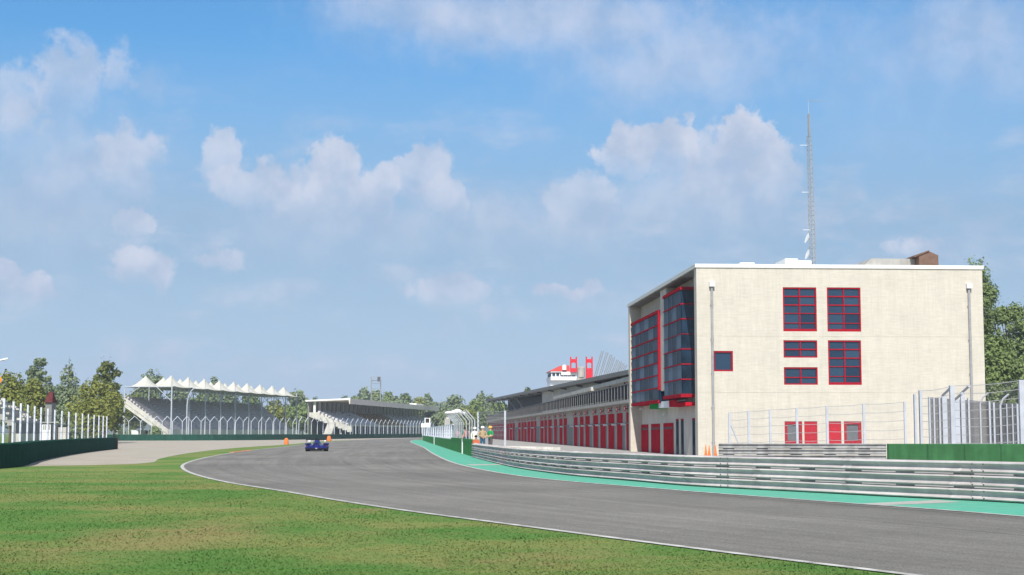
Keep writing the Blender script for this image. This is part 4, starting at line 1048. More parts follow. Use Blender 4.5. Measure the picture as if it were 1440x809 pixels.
def wheel(x, y, r, w):
    t = MB(); n = 24; prof = [(-w / 2, r * .72), (-w / 2, r * .95), (-w / 2 + .03, r), (w / 2 - .03, r), (w / 2, r * .95), (w / 2, r * .72)]; vs = []; fs = []
    for i in range(n):
        a = 2 * math.pi * i / n
        for (px_, rr) in prof: vs.append((x + px_, y + rr * math.cos(a), r + rr * math.sin(a)))
    k = len(prof); fs = [(i * k + j, i * k + (j + 1) % k, ((i + 1) % n) * k + (j + 1) % k, ((i + 1) % n) * k + j) for i in range(n) for j in range(k)]
    ty = t.add(vs, fs).build('wheel', M_black, car)
    rm = MB(); sx = 1 if x > 0 else -1
    rm.tube([(x - w * .4, y, r), (x + w * .4, y, r)], r * .72, 16); rm.build('rim', M_dkmetal, ty)
for sx in (-1, 1):
    wheel(sx * .80, -1.45, .345, .36); wheel(sx * .80, 1.35, .33, .32)
    # rear and front fenders arch over the wheels
    for (yc, rr) in ((-1.45, .43), (1.35, .42)):
        f = MB(); n = 10; a0 = [(yc + rr * math.cos(math.pi * i / n), .30 + rr * math.sin(math.pi * i / n)) for i in range(n + 1)]; a1 = [(yc + (rr - .04) * math.cos(math.pi * i / n), .30 + (rr - .04) * math.sin(math.pi * i / n)) for i in range(n + 1)]
        for i in range(n): f.prism([(sx * .60, a0[i][0], a0[i][1]), (sx * .60, a0[i + 1][0], a0[i + 1][1]), (sx * .60, a1[i + 1][0], a1[i + 1][1]), (sx * .60, a1[i][0], a1[i][1])], (sx * .41, 0, 0))
        f.build('fender', M_car, car)
    MB().box(sx * .86 - .05, sx * .86 + .05, -2.19, -2.151, .46, .60).build('tail_light', mat('tail_lamp_dark', (.10, .008, .01), .3), car)
df = MB(); df.prism([(-.55, -2.35, .14), (-.55, -2.2, .08), (-.55, -1.9, .10), (-.55, -2.1, .30)], (1.10, 0, 0)); df.build('diffuser', M_black, car)
MB().box(-.98, .98, -2.25, -2.17, .16, .28).build('rear_valance', M_black, car)
MB().box(-.09, .09, -2.27, -2.245, .22, .32).build('rain_light', mat('grey_lens', (.3, .3, .3), .4), car)
for sx in (-1, 1): MB().box(sx * .72 - .10, sx * .72 + .10, .35, .48, .86, 1.0).build('mirror', M_white, car)
MB().lathe([(.02, .0), (.12, .04), (.14, .14), (.12, .22), (.05, .27), (.0, .28)], 14, (-.22, .15, .74)).build('driver_helmet', M_white, car, smooth=True)

# ------------------------------------------------------------------ people
SKIN = mat('skin', (.55, .33, .23), .6, var=.05)
def person(label, p, rz, top, low, hat=None, arm_r=None, arm_l=None, H_=1.76, crouch=False, hair=None, vest=None, group=None):
    t = thing('person', label, 'person', p, rz, group); s = H_ / 1.76
    J = {'pel': (0, 0, .95), 'wai': (0, -.01, 1.08), 'che': (0, 0, 1.28), 'nec': (0, 0, 1.48), 'hea': (0, -.015, 1.60), 'cro': (0, -.01, 1.73)}
    for sx, nme in ((-1, 'L'), (1, 'R')):
        J['hip' + nme] = (sx * .09, 0, .90); J['kne' + nme] = (sx * .11, -.02, .50); J['ank' + nme] = (sx * .12, .02, .09); J['toe' + nme] = (sx * .14, -.16, .04)
        J['sho' + nme] = (sx * .19, 0, 1.42)
    dl = dict(elb=(-.27, .02, 1.14), wri=(-.30, -.14, .94), han=(-.30, -.20, .86)); dr_ = dict(elb=(.27, .02, 1.14), wri=(.30, -.14, .94), han=(.30, -.20, .86))
    if arm_l: dl = arm_l
    if arm_r: dr_ = arm_r
    for kq, v in dl.items(): J[kq + 'L'] = v
    for kq, v in dr_.items(): J[kq + 'R'] = v
    if crouch:
        for kq in J:
            x, y, z = J[kq]
            if kq[:3] in ('ank', 'toe'): continue
            if kq[:3] == 'kne': J[kq] = (x * .9, -.30, .48)
            elif kq[:3] == 'hip': J[kq] = (x, .12, .36)
            else: J[kq] = (x, y + .10 - (z - .95) * .25, z - .55)
    E = [('pel', 'wai'), ('wai', 'che'), ('che', 'nec'), ('nec', 'hea'), ('hea', 'cro')]
    for nme in 'LR': E += [('pel', 'hip' + nme), ('hip' + nme, 'kne' + nme), ('kne' + nme, 'ank' + nme), ('ank' + nme, 'toe' + nme), ('che', 'sho' + nme), ('sho' + nme, 'elb' + nme), ('elb' + nme, 'wri' + nme), ('wri' + nme, 'han' + nme)]
    rad = {'pel': .15, 'wai': .14, 'che': .165, 'nec': .062, 'hea': .098, 'cro': .075, 'hip': .105, 'kne': .068, 'ank': .05, 'toe': .042, 'sho': .075, 'elb': .052, 'wri': .038, 'han': .042}
    names = list(J); me = bpy.data.meshes.new('body'); me.from_pydata([tuple(c * s for c in J[kq]) for kq in names], [(names.index(a), names.index(b)) for a, b in E], [])
    tmp = bpy.data.objects.new('body_skin', me); C.objects.link(tmp); sk = tmp.modifiers.new('s', 'SKIN'); sk.use_smooth_shade = True; tmp.modifiers.new('u', 'SUBSURF').levels = 2
    if not me.skin_vertices: me.attributes.new('skin', 'FLOAT', 'POINT') if False else None
    sv = me.skin_vertices[0].data if me.skin_vertices else None
    if sv:
        for i, kq in enumerate(names): r_ = rad[kq[:3]] * s; sv[i].radius = (r_ * (1.15 if kq in ('che', 'wai', 'pel') else 1), r_ * (.8 if kq in ('che', 'wai', 'pel') else 1)); sv[i].use_root = (kq == 'pel')
    dg = bpy.context.evaluated_depsgraph_get(); bm = bpy.data.meshes.new_from_object(tmp.evaluated_get(dg)); bpy.data.objects.remove(tmp)
    bm.materials.clear()
    for q in (SKIN, top, low, M_black): bm.materials.append(q)
    for f in bm.polygons:
        c = f.center / s; best = min(E, key=lambda e: segd(c, Vector(J[e[0]]), Vector(J[e[1]]))); a = best[1][:3]
        f.material_index = {'cro': 0, 'hea': 0, 'han': 0, 'toe': 3, 'hip': 2, 'kne': 2, 'ank': 2, 'wri': 1 if vest is None else 0}.get(a, 1)
        f.use_smooth = True
    bo = bpy.data.objects.new('body', bm); C.objects.link(bo); bo.parent = t
    hc = Vector(J['hea']) * s
    if hat: MB().lathe([(.125, -.01), (.128, .05), (.11, .11), (.06, .145), (0, .15)], 14, tuple(hc + Vector((0, .0, .03)))).build('helmet', hat, t, smooth=True)
    elif hair: MB().lathe([(.104, .02), (.112, .07), (.095, .125), (.05, .155), (0, .16)], 14, tuple(hc + Vector((0, .015, 0)))).build('hair', hair, t, smooth=True)
    mb = MB()
    for sx in (-1, 1): mb.lathe([(.0, -.012), (.012, 0), (0, .012)], 6, tuple(hc + Vector((sx * .034, -.094, .012))))
    mb.build('eyes', M_black, t); MB().prism([tuple(hc + Vector((-.015, -.095, -.03))), tuple(hc + Vector((.015, -.095, -.03))), tuple(hc + Vector((0, -.095, .01)))], (0, -.022, 0)).build('nose', SKIN, t)
    return t
def segd(p, a, b):
    ab = b - a; k = max(0, min(1, (p - a).dot(ab) / max(1e-9, ab.dot(ab)))); return (p - a - ab * k).length
# marshals stand on a low concrete step behind the rail
stp = [flat(at(666.5, 640, 107.5), 0), flat(at(681, 640, 101.5), 0), flat(at(700, 640, 96), 0), flat(at(706, 640, 104), 0), flat(at(672, 640, 113), 0)]
st_o = thing('marshal_platform', 'low concrete step behind the guard rail under the marshals', 'platform', stp[0])
MB().prism([p - stp[0] for p in stp], (0, 0, .33)).build('slab', M_lgrey, st_o)
def P(px, Y): return Vector((at(px, 610, Y).x, Y, .33))
M_khaki = mat('khaki_cloth', (.40, .29, .17), .9); M_jean = mat('blue_jeans', (.045, .12, .19), .9); M_gvest = mat('green_tabard', (.03, .27, .10), .8); M_dktr = mat('grey_trousers', (.11, .10, .11), .9)
M_cream = mat('cream_cloth', (.72, .70, .62), .9); M_orcl = mat('orange_overall', (.75, .14, .09), .8); M_hair = mat('dark_hair', (.03, .022, .018), .7); M_yhel = mat('yellow_helmet', (.75, .42, .10), .4); M_whel = mat('white_helmet', (.75, .74, .68), .4)
bent_r = dict(elb=(.29, -.02, 1.16), wri=(.12, -.26, 1.10), han=(.04, -.30, 1.12)); bent_l = dict(elb=(-.29, -.02, 1.16), wri=(-.12, -.26, 1.10), han=(-.04, -.30, 1.12))
person('person in a khaki shirt and blue jeans wearing a pale helmet behind the rail', P(678.6, 103.5), R(14), M_khaki, M_jean, hat=M_whel, arm_r=bent_r, arm_l=bent_l)
person('person in a green tabard, yellow helmet and grey trousers behind the rail', P(689.8, 101.2), R(-55), M_gvest, M_dktr, hat=M_yhel, arm_r=bent_r, arm_l=dict(elb=(-.28, -.05, 1.15), wri=(-.22, -.27, 1.05), han=(-.20, -.34, 1.03)), vest=1)
person('person in cream overalls stretching one arm down at the pit wall end', P(667.6, 110), R(30), M_cream, M_cream, hat=M_whel, arm_r=dict(elb=(.40, -.10, 1.24), wri=(.60, -.18, 1.05), han=(.67, -.21, .99)), H_=1.72)
person('person crouching in an orange overall at the pit wall end', P(669.6, 108.5) + Vector((0, -.15, 0)), R(-10), M_orcl, M_orcl, hair=M_hair, crouch=True, arm_r=dict(elb=(.22, -.08, 1.16), wri=(.14, -.24, 1.0), han=(.10, -.30, .95)), arm_l=dict(elb=(-.22, -.08, 1.16), wri=(-.14, -.24, 1.0), han=(-.10, -.30, .95)), H_=1.70)
for (px, Y, m1, m2, lab, rz) in ((653.2, 128, mat('teal_shirt', (.07, .30, .24), .9), M_dktr, 'person in a teal shirt behind the bent-top pit fence', 40), (656.2, 124, mat('pink_shirt', (.55, .26, .24), .9), M_jean, 'person in a pink shirt behind the bent-top pit fence', -20), (643.5, 162, mat('rose_shirt', (.5, .20, .2), .9), M_dktr, 'person in a rose shirt at the far end of the bent-top fence', 10)):
    person(lab, P(px, Y) * 1, R(rz), m1, m2, hair=M_hair)

# ------------------------------------------------------------------ grandstand with white tent canopies
gA = flat(at(243, 560, 330), 0); gB = flat(at(418.5, 560, 425), 0); gx = (gB - gA).normalized(); gL = (gB - gA).length; grz = math.atan2(gx.y, gx.x)
gs = thing('grandstand', 'open grandstand with grey seats under a row of white tent peaks', 'grandstand', gA, grz)
gm = 330 / FPX
def gz(py): return at(243, py, 330).z
D1 = 10.5; zlo, zhi = 1.9, gz(560); NR = 15; NBAY = 9; bw = gL / NBAY
prof = []
for i in range(NR):
    y = .9 + (D1 - .9) * i / NR; z = zlo + (zhi - zlo) * i / (NR - 1); prof += [(y, z - (zhi - zlo) / (NR - 1) * (1 if i else .6)), (y, z)]
prof += [(D1, zhi), (D1, zhi - .8), (.9, zlo - .7)]
MB().prism([(0, y, z) for y, z in prof], (gL, 0, 0)).build('terrace', M_seat, gs)
st = MB()
for i in range(NR):
    y = .9 + (D1 - .9) * i / NR; z = zlo + (zhi - zlo) * i / (NR - 1)
    for b in range(NBAY): st.box(b * bw + .9, (b + 1) * bw - .9, y + .12, y + .50, z + .003, z + .36)
st.build('seats', M_seat, gs)
st = MB()
for b in range(1, NBAY):
    for i in range(1, NR, 1):
        y = .9 + (D1 - .9) * i / NR; z = zlo + (zhi - zlo) * i / (NR - 1)
        if (b % 2) or i > 4: st.box(b * bw - .45, b * bw + .45, y - .02, y + .3, z + .002, z + .16)
st.build('aisle_steps', M_white, gs)
MB().box(0, gL, .5, .72, .6, zlo + .4).build('front_parapet', M_lgrey, gs)
for b in range(NBAY + 1):
    x = b * bw; MB().prism([(x - .25, .9, zlo - .72), (x - .25, D1 + .3, zhi - .82), (x - .25, D1 + .3, zhi - 1.6), (x - .25, .9, zlo - 1.35)], (.5, 0, 0)).build('raker', M_lgrey, gs)
MB().prism([(-.32, .7, zlo - .75), (-.32, D1 + .2, zhi - .8), (-.32, D1 + .2, zhi + .3), (-.32, .7, zlo + .35)], (.12, 0, 0)).build('stringer', M_lgrey, gs)
zc1, zc2 = gz(543.2), gz(544.5)
for b in range(NBAY + 1):
    x = b * bw
    MB().tube([(x, .25, 0), (x, .25, zc1 * .66), (x, .25, zc1 + .9)], .20, 8, .12).build('front_post', M_post, gs)
    MB().tube([(x, D1 + .1, 0), (x, D1 + .1, zc2 - .2)], .20, 8, .14).build('rear_post', M_post, gs)
    if b % 1 == 0:
        bl = [((x, .25, zc1 * .72), (x, 3.6, zc1 - .15)), ((x, D1 + .1, zc1 * .80), (x, D1 - 3.2, zc1 - .15)), ((x, D1 * .5, zc1 * .74), (x, D1 * .5, zc1 - .1))]
        if b < NBAY: bl.append(((x, .25, zc1 * .74), (x + bw * .32, .25, zc1 - .15)))
        if b > 0: bl.append(((x, .25, zc1 * .74), (x - bw * .32, .25, zc1 - .15)))
        for q0_, q1_ in bl: MB().tube([q0_, q1_], .08, 6).build('brace', M_post, gs)
mb = MB()
for yy in (.25, D1 * .5, D1 + .1): mb.tube([(0, yy, zc1 - .1), (gL, yy, zc1 - .1)], .10, 6)
mb.tube([(0, .25, zc1 - .9), (gL, .25, zc1 - .9)], .05, 5)
for i in range(NBAY * 4): x = gL * i / (NBAY * 4); mb.tube([(x, .25, zc1 - .9), (x + gL / NBAY / 8, .25, zc1 - .1), (x + gL / NBAY / 4, .25, zc1 - .9)], .04, 4)
for b in range(NBAY + 1): mb.tube([(b * bw, .0, zc1 - .1), (b * bw, D1 + .3, zc1 - .1)], .10, 6)
mb.build('truss', M_post, gs)
for b in range(NBAY):
    for rw in range(2):
        n = 14; vs = []; x0, x1 = b * bw, (b + 1) * bw; y0, y1 = (-.3, D1 * .5) if rw == 0 else (D1 * .5, D1 + .5)
        hp = 2.55
        for i in range(n + 1):
            for j in range(n + 1):
                u, v_ = i / n * 2 - 1, j / n * 2 - 1; r = min(1.0, (abs(u) ** 4 + abs(v_) ** 4) ** .25); q = max(abs(u), abs(v_))
                h = hp * (max(0, 1 - min(1, math.hypot(u, v_) * .72 + r * .28)) ** 1.55) - .18 * (1 - min(abs(u), abs(v_)) ** 2) * (q > .98)
                vs.append((x0 + (x1 - x0) * i / n, y0 + (y1 - y0) * j / n, zc1 + h))
        fs = [(i * (n + 1) + j, (i + 1) * (n + 1) + j, (i + 1) * (n + 1) + j + 1, i * (n + 1) + j + 1) for i in range(n) for j in range(n)]
        MB().add(vs, fs).build('tent_canopy', M_tent, gs, smooth=True)
# small finials above the front posts
mb = MB()
for b in range(NBAY + 1): mb.tube([(b * bw, .25, zc1 + .85), (b * bw, .25, zc1 + 1.9)], .04, 5)
mb.build('finial', M_dkmetal, gs)

# curved lamp post in front of that grandstand
lp0 = flat(at(262.3, 610, 334), 0); lamp = thing('street_lamp', 'tall white lamp post with a curved arm before the tent-roofed grandstand', 'street lamp', lp0, R(20))
zl = at(262, 571, 334).z; zt = at(262, 545.5, 334).z
MB().tube([(0, 0, 0), (0, 0, zl)] + [(1.85 * (1 - math.cos(t)), 0, zl + (zt - zl) * math.sin(t)) for t in (.3, .6, .9, 1.2, 1.5)], .14, 8, .08).build('pole', M_post, lamp)
MB().box(1.6, 2.5, -.18, .18, zt - .12, zt + .05).build('lamp_head', M_white, lamp)
l2 = thing('street_lamp', 'street lamp with a pale flat head above the olive trees at far left', 'street lamp', flat(at(-14, 610, 150), 0))
zz = at(0, 507.5, 150).z; MB().tube([(0, 0, 0), (0, 0, zz - .2), (.5, 0, zz), (1.1, 0, zz + .05)], .09, 8, .05).build('pole', M_post, l2); MB().prism([(.8, -.18, zz), (1.55, -.18, zz + .16), (1.5, -.18, zz + .3), (.8, -.18, zz + .14)], (0, .36, 0)).build('lamp_head', M_white, l2)

# ------------------------------------------------------------------ concrete-roofed grandstand
hA = flat(at(488.5, 600, 440), 0); hB = flat(at(629, 600, 613), 0); hx = (hB - hA).normalized(); hL = (hB - hA).length; hrz = math.atan2(hx.y, hx.x)
g2 = thing('grandstand', 'concrete-roofed grandstand with colonnade and blue-grey seats past the blue car', 'grandstand', hA, hrz)
def hz(py): return at(488, py, 440).z
D2 = 9.0; zf, zb = hz(597), hz(580); NR2 = 9
prof = []
for i in range(NR2): y = D2 * i / NR2; z = zf + (zb - zf) * i / (NR2 - 1); prof += [(y, z - .42), (y, z)]
prof += [(D2 + 2, zb), (D2 + 2, zb - 1.2), (1.5, zf - 1.3), (0, zf - 1.3)]
MB().prism([(0, y, z) for y, z in prof], (hL, 0, 0)).build('terrace', M_lgrey, g2)
M_bseat = mat('blue_grey_seat', (.50, .495, .52), .8, var=.3, vscale=1.2)
NB2 = 12; sw = hL / NB2
for b in range(NB2):
    s_ = MB()
    for i in range(NR2):
        y = D2 * i / NR2; z = zf + (zb - zf) * i / (NR2 - 1); s_.box(b * sw + 1.0, (b + 1) * sw - .6, y + .03, y + .75, z + .003, z + .42)
    so_ = s_.build('seat_block', M_oseat if b in (3, 4, 5) else M_bseat, g2)
    if b in (3, 4, 5): so_['label'] = 'ochre seat block'
n2 = 30
M_column = mat('white_column', (.86, .84, .79), .8, var=.05)
for i in range(n2 + 1):
    x = .3 + (hL - .6) * i / n2; MB().box(x - .28, x + .28, D2 + .2, D2 + .8, zb, hz(563.5)).build('column', M_column, g2); MB().box(x - .2, x + .2, 1.6, 2.0, 0, zf - 1.0).build('support', M_grey, g2) if i % 2 == 0 else None
bk = MB().box(0, hL, D2 + 2.2, D2 + 2.4, 0, hz(563.8) - .1).build('back_wall', M_grey, g2)
mb = MB()
for i in (2, 3, 5, 6, 8, 9, 10): x = .3 + (hL - .6) * (i + .5) / n2; mb.box(x - 2.2, x - .3, D2 + 2.1, D2 + 2.19, zb + .2, zb + 2.2)
for i in range(16, 28): x = .3 + (hL - .6) * (i + .5) / n2; mb.box(x - 1.6, x + .3, D2 + 2.1, D2 + 2.19, zb + .3, zb + 2.0)
mb.build('window_panel', M_dkmetal, bk)
zr0, zr1 = hz(563.5) + .02, hz(562.2)
MB().box(.2, hL - .2, -.5, D2 + 2.7, zr0 - .47, zr0 - .40).build('ceiling_lining', M_coping, g2) if False else None
rf2 = MB().prism([(-1.2, -1.0, zr1 - 1.25), (-1.2, -.7, zr1 - 1.25), (-1.2, -.6, zr1 - .15), (-1.2, D2 + 2.8, zr0 - .35), (-1.2, D2 + 2.8, zr0 + .0), (-1.2, -1.0, zr1 + .32)], (hL + 2, 0, 0)).build('roof', M_roofbrown, g2)
MB().prism([(-1.26, -1.05, zr1 + .02), (-1.26, D2 + 2.8, zr0 - .30), (-1.26, D2 + 2.8, zr0 + .12), (-1.26, -1.05, zr1 + .42)], (.05, 0, 0)).build('fascia', M_coping, rf2)
for i in range(20): x = hL * (i + .5) / 20; MB().box(x - .2, x + .2, .8, D2, zr1 - .50, zr1 - .10).build('roof_beam', M_roofbrown, rf2)
MB().box(hL * .60, hL * .68, -.5, 2, zr1 + .35, zr1 + .85).build('roof_block', M_coping, rf2)
mb = MB(); mb.box(0, hL, -.12, -.003, .9, zf - .5); mb.build('lower_front', mat('dark_blue_panel', (.02, .025, .06), .5), g2)
mb = MB()
for i in range(44): x = hL * (i + .5) / 44; mb.box(x - .35, x + .35, -.3, -.13, 0, zf - .3)
mb.box(0, hL, -.35, -.121, .0, .9); mb.box(0, hL, -.35, -.121, zf - .5, zf - .1); mb.build('front_frame', M_lgrey, g2)
# stepped end wall and outside stair
NRs = 8; pr = [(0, 0)]; 
stp_ = MB()
for i in range(NRs):
    y0 = -1.5 + (D2 + 1.5) * i / NRs; z = zf - .9 + (zb - zf + .6) * (i + 1) / NRs; stp_.box(-1.3, -.01, y0, y0 + (D2 + 1.5) / NRs, max(0, z - 1.7), z)
stp_.build('stepped_end_wall', M_lgrey, g2)
stp_ = MB()
for i in range(9): stp_.box(-8 + i * .75, -8 + (i + 1) * .75, 3, 5.2, max(0, i * .5 - .8), .5 + i * .5)
stp_.build('outside_stair', M_lgrey, g2)
# scaffold tower behind
sc0 = flat(at(521.3, 600, 620), 0); sc = thing('scaffold_tower', 'thin scaffold lattice tower above the trees behind the concrete grandstand', 'tower', sc0)
zt = at(528, 529.5, 620).z; ws = 13.0 * 620 / FPX
for (x, y) in ((0, 0), (ws, 0), (0, 2.5), (ws, 2.5)): MB().tube([(x, y, 0), (x, y, zt)], .11, 5).build('leg', M_pipe, sc)
mb = MB()
for py in (530, 535, 539, 546, 552, 560): z = at(528, py, 620).z; mb.tube([(0, 0, z), (ws, 0, z)], .08, 4); mb.tube([(0, 2.5, z), (ws, 2.5, z)], .08, 4)
mb.tube([(0, 0, at(528, 552, 620).z), (ws, 0, at(528, 546, 620).z)], .06, 4)
mb.build('ledger', M_pipe, sc); z = at(528, 535.5, 620).z; MB().box(0, ws, 0, 2.5, z, z + .35).build('platform', M_pipe, sc); MB().box(ws * .68, ws, 0, 1.2, z - .3, z + 1.6).build('camera_box', M_dkmetal, sc)

# ------------------------------------------------------------------ white arched gantry, signal board
ar0 = flat(at(629, 600, 300), 0); ar = thing('arched_canopy', 'white rounded arch canopy on a pale pillar beyond the pit fence', 'canopy', ar0)
am = 300 / FPX
def az_(py): return at(629, py, 300).z
MB().box(-.35 * 5 * am * 2.2, .55 * 5 * am * 2.2 - .3, 0, 2, 0, az_(589)).build('pillar_base', M_grey, ar)
MB().box(-1.9 * am, 2.2 * am, .3, 1.7, az_(589), az_(581)).build('pillar', M_lgrey, ar)
top = []
for (px, a_, b_) in ((625.6, 582.0, 579.6), (628, 583.2, 578.6), (634, 583.0, 578.0), (641, 582.6, 577.0 - 1.6), (646, 583.2, 575.6), (650, 583.4, 578.2), (653.5, 583.4, 580), (656.2, 582.4, 581.4)): top.append(((px - 629) * am, az_(a_), az_(b_)))
vs = []; n = 8
for (x, z0, z1) in top:
    for j in range(n): t = 2 * math.pi * j / n; vs.append((x, 1 + 1.6 * math.cos(t), (z0 + z1) / 2 + (z1 - z0) / 2 * math.sin(t)))
fs = [(i * n + j, i * n + (j + 1) % n, (i + 1) * n + (j + 1) % n, (i + 1) * n + j) for i in range(len(top) - 1) for j in range(n)] + [tuple(range(n)), tuple(range(len(vs) - 1, len(vs) - n - 1, -1))]
MB().add(vs, fs).build('shell', M_coping, ar, smooth=True)
sb0 = flat(at(598.5, 600, 330), 0); sb = thing('signal_board', 'white board with a dark square at the far end of the pit wall', 'sign', sb0)
bm_ = 330 / FPX
def sz(py): return at(598, py, 330).z
MB().box(-6.3 * bm_, 6.6 * bm_, 0, .3, sz(601.2), sz(595.6)).build('lower_panel', M_coping, sb); MB().box(-6.3 * bm_ + .7, -.8 * bm_, .002, .3, sz(595.6), sz(587.6)).build('light_panel', mat('pale_blue_panel', (.55, .66, .74), .5), sb)
dkp = MB().box(-.8 * bm_, 6.5 * bm_, .004, .3, sz(595.6), sz(588)).build('screen', M_coping, sb); MB().box(-.1 * bm_, 5.0 * bm_, -.03, .002, sz(594.6), sz(588.8)).build('dark_square', mat('dark_brown_panel', (.05, .035, .025), .6), dkp)
for x in (-4 * bm_, 4 * bm_): MB().box(x - .12, x + .12, .1, .25, 0, sz(601.2)).build('leg', M_post, sb)

# ------------------------------------------------------------------ far-left terrace, hut and house behind the white post fence
ta = flat(at(58, 600, 185), 0); tb = flat(at(28, 600, 170), 0); tx = (tb - ta).normalized(); TL = (tb - ta).length
te = thing('grass_terrace', 'grey stepped spectator terrace on a grass bank behind the white left posts', 'terrace', ta, math.atan2(tx.y, tx.x))
tm = 180 / FPX; NT = 16
mb = MB(); mbg = MB(); mbw = MB()
for i in range(NT):
    # rises to the left: each row starts further along
    s0 = 0; z = 3.0 + i * .30; y = -(i * .5)
    mb.box(s0, TL + 5, y - .5, y, z - .6, z); mbg.box(s0 + .4, TL + 5, y - .22, y - .02, z + .002, z + .05) if i % 3 == 1 else None
    for k in range(7):
        if rnd.random() < .45: x = s0 + .5 + rnd.random() * (TL - s0 - 1); MB().box(x, x + .5 + rnd.random() * .9, y - .42, y - .1, z + .003, z + .25).build('bench', M_lgrey, te)
mb.build('steps', M_grey, te); mbg.build('grass_strip', mat('bank_grass', (.05, .13, .03), .9), te)
MB().box(-3.5, TL + 5, .4, .8, 0, 1.55).build('base_wall', M_lgrey, te); MB().box(-1.5, TL + 5, .0, .38, 0, 2.7).build('dark_rail', M_pier, te)
kb = flat(at(59, 600, 176), 0); ki = thing('ticket_kiosk', 'small white kiosk with a dark doorway beside the spectator terrace', 'kiosk', kb)
km = 176 / FPX
MB().box(0, 12.5 * km, 0, 2, 0, at(60, 594.5, 176).z).build('wall', M_white, ki); MB().box(14.5 * km, 22 * km, -.1, 2, 0, at(60, 597, 176).z).build('door_recess', M_dkmetal, ki); MB().box(-.5 * km, 24 * km, -.25, 2.2, at(60, 594.5, 176).z, at(60, 593.6, 176).z).build('roof', M_lgrey, ki)
MB().box(22.2 * km, 33 * km, .2, 1.4, 0, at(60, 601, 176).z).build('side_wall', M_lgrey, ki)
mb = MB()
for i in range(4): mb.box((1.5 + i * 2.7) * km, (3.3 + i * 2.7) * km, -.02, -.003, at(60, 604.5, 176).z, at(60, 598, 176).z)
mb.build('window', M_grey, ki)
hb = flat(at(67.5, 600, 205), 0); ho = thing('house', 'small house with a dark red tiled roof between the left trees', 'house', hb, R(8))
hm = 205 / FPX
zw = at(67, 566, 205).z; zrf = at(67, 550.5, 205).z
MB().box(-5 * hm, 4 * hm, .3, 4, 0, zw).build('wall', M_pier, ho)
MB().add([(-6.2 * hm, 0, zw), (5.2 * hm, 0, zw), (5.2 * hm, 4.3, zw), (-6.2 * hm, 4.3, zw), (-3 * hm, 2, zrf), (2.2 * hm, 2, zrf)], [(0, 1, 5, 4), (1, 2, 5), (2, 3, 4, 5), (3, 0, 4), (3, 2, 1, 0)]).build('roof', M_tilered, ho)
sgn = flat(at(-4, 600, 172), 0); sg = thing('round_sign', 'small orange round sign on a pole at the far left edge', 'sign', sgn)
z = at(0, 534.5, 172).z; MB().tube([(0, 0, 0), (0, 0, z)], .06, 6).build('pole', M_post, sg); MB().tube([(0, -.08, z), (0, -.14, z)], .42, 18).build('disc', mat('sign_orange', (.7, .28, .03), .5), sg)
# white vans and bush behind the fence
for (px, w, lab) in ((198, 8, 'white van parked under the left end of the tent-roofed grandstand'),):
    vp = flat(at(px, 610, 338), 0); v_ = thing('parked_van', lab, 'van', vp, R(70)); 
    MB().prism([(-2.4, -.9, .35), (2.4, -.9, .35), (2.5, -.9, 1.1), (1.7, -.9, 1.3), (1.2, -.9, 2.1), (-2.4, -.9, 2.15)], (0, 1.8, 0)).build('body', M_white, v_)
    MB().prism([(1.25, -.92, 1.35), (1.6, -.92, 1.35), (1.15, -.92, 2.0), (.4, -.92, 2.0), (.4, -.92, 1.35)], (0, 1.84, 0)).build('window', M_glass, v_)
    for x in (-1.5, 1.6):
        for y in (-.85, .85): MB().tube([(x, y - .1, .35), (x, y + .1, .35)], .35, 14).build('wheel', M_black, v_)

# ------------------------------------------------------------------ trees
def crown_mesh(name, lobes, n, leaf, m, seed):
    rg = np.random.default_rng(seed); wts = np.array([l[3] * l[4] * l[5] for l in lobes]) ** .72; wts /= wts.sum(); pick = rg.choice(len(lobes), n, p=wts)
    Lb = np.array([l[:6] for l in lobes])[pick]
    d = rg.normal(size=(n, 3)); d /= np.linalg.norm(d, axis=1)[:, None]; rr = np.clip(rg.normal(.84, .20, n), .2, 1.34)
    lump = 1 + .16 * np.sin(d[:, 0] * 7 + pick) * np.cos(d[:, 2] * 6 + pick * 2) + .1 * np.sin(d[:, 1] * 11 + pick * 3)
    c = Lb[:, :3] + d * Lb[:, 3:6] * (rr * lump)[:, None]
    nrm = d * 1.0 + rg.normal(size=(n, 3)) * .5 + np.array([0, 0, .3]); nrm /= np.linalg.norm(nrm, axis=1)[:, None]
    a = np.cross(nrm, rg.normal(size=(n, 3))); a /= np.linalg.norm(a, axis=1)[:, None]; b = np.cross(nrm, a)
    sz_ = leaf * rg.uniform(.6, 1.35, n)[:, None]
    v = np.stack([c + a * sz_, c + b * sz_ * .62 + nrm * sz_ * .12, c - a * sz_, c - b * sz_ * .62 + nrm * sz_ * .12], 1).reshape(-1, 3)
    me = bpy.data.meshes.new(name); me.vertices.add(4 * n); me.vertices.foreach_set('co', v.ravel().astype('f')); me.loops.add(4 * n); me.loops.foreach_set('vertex_index', np.arange(4 * n, dtype='i'))
    me.polygons.add(n); me.polygons.foreach_set('loop_start', np.arange(0, 4 * n, 4, dtype='i')); me.polygons.foreach_set('loop_total', np.full(n, 4, 'i')); me.update(calc_edges=True); me.validate()
    me.materials.append(m); return me
TREE_N = 0
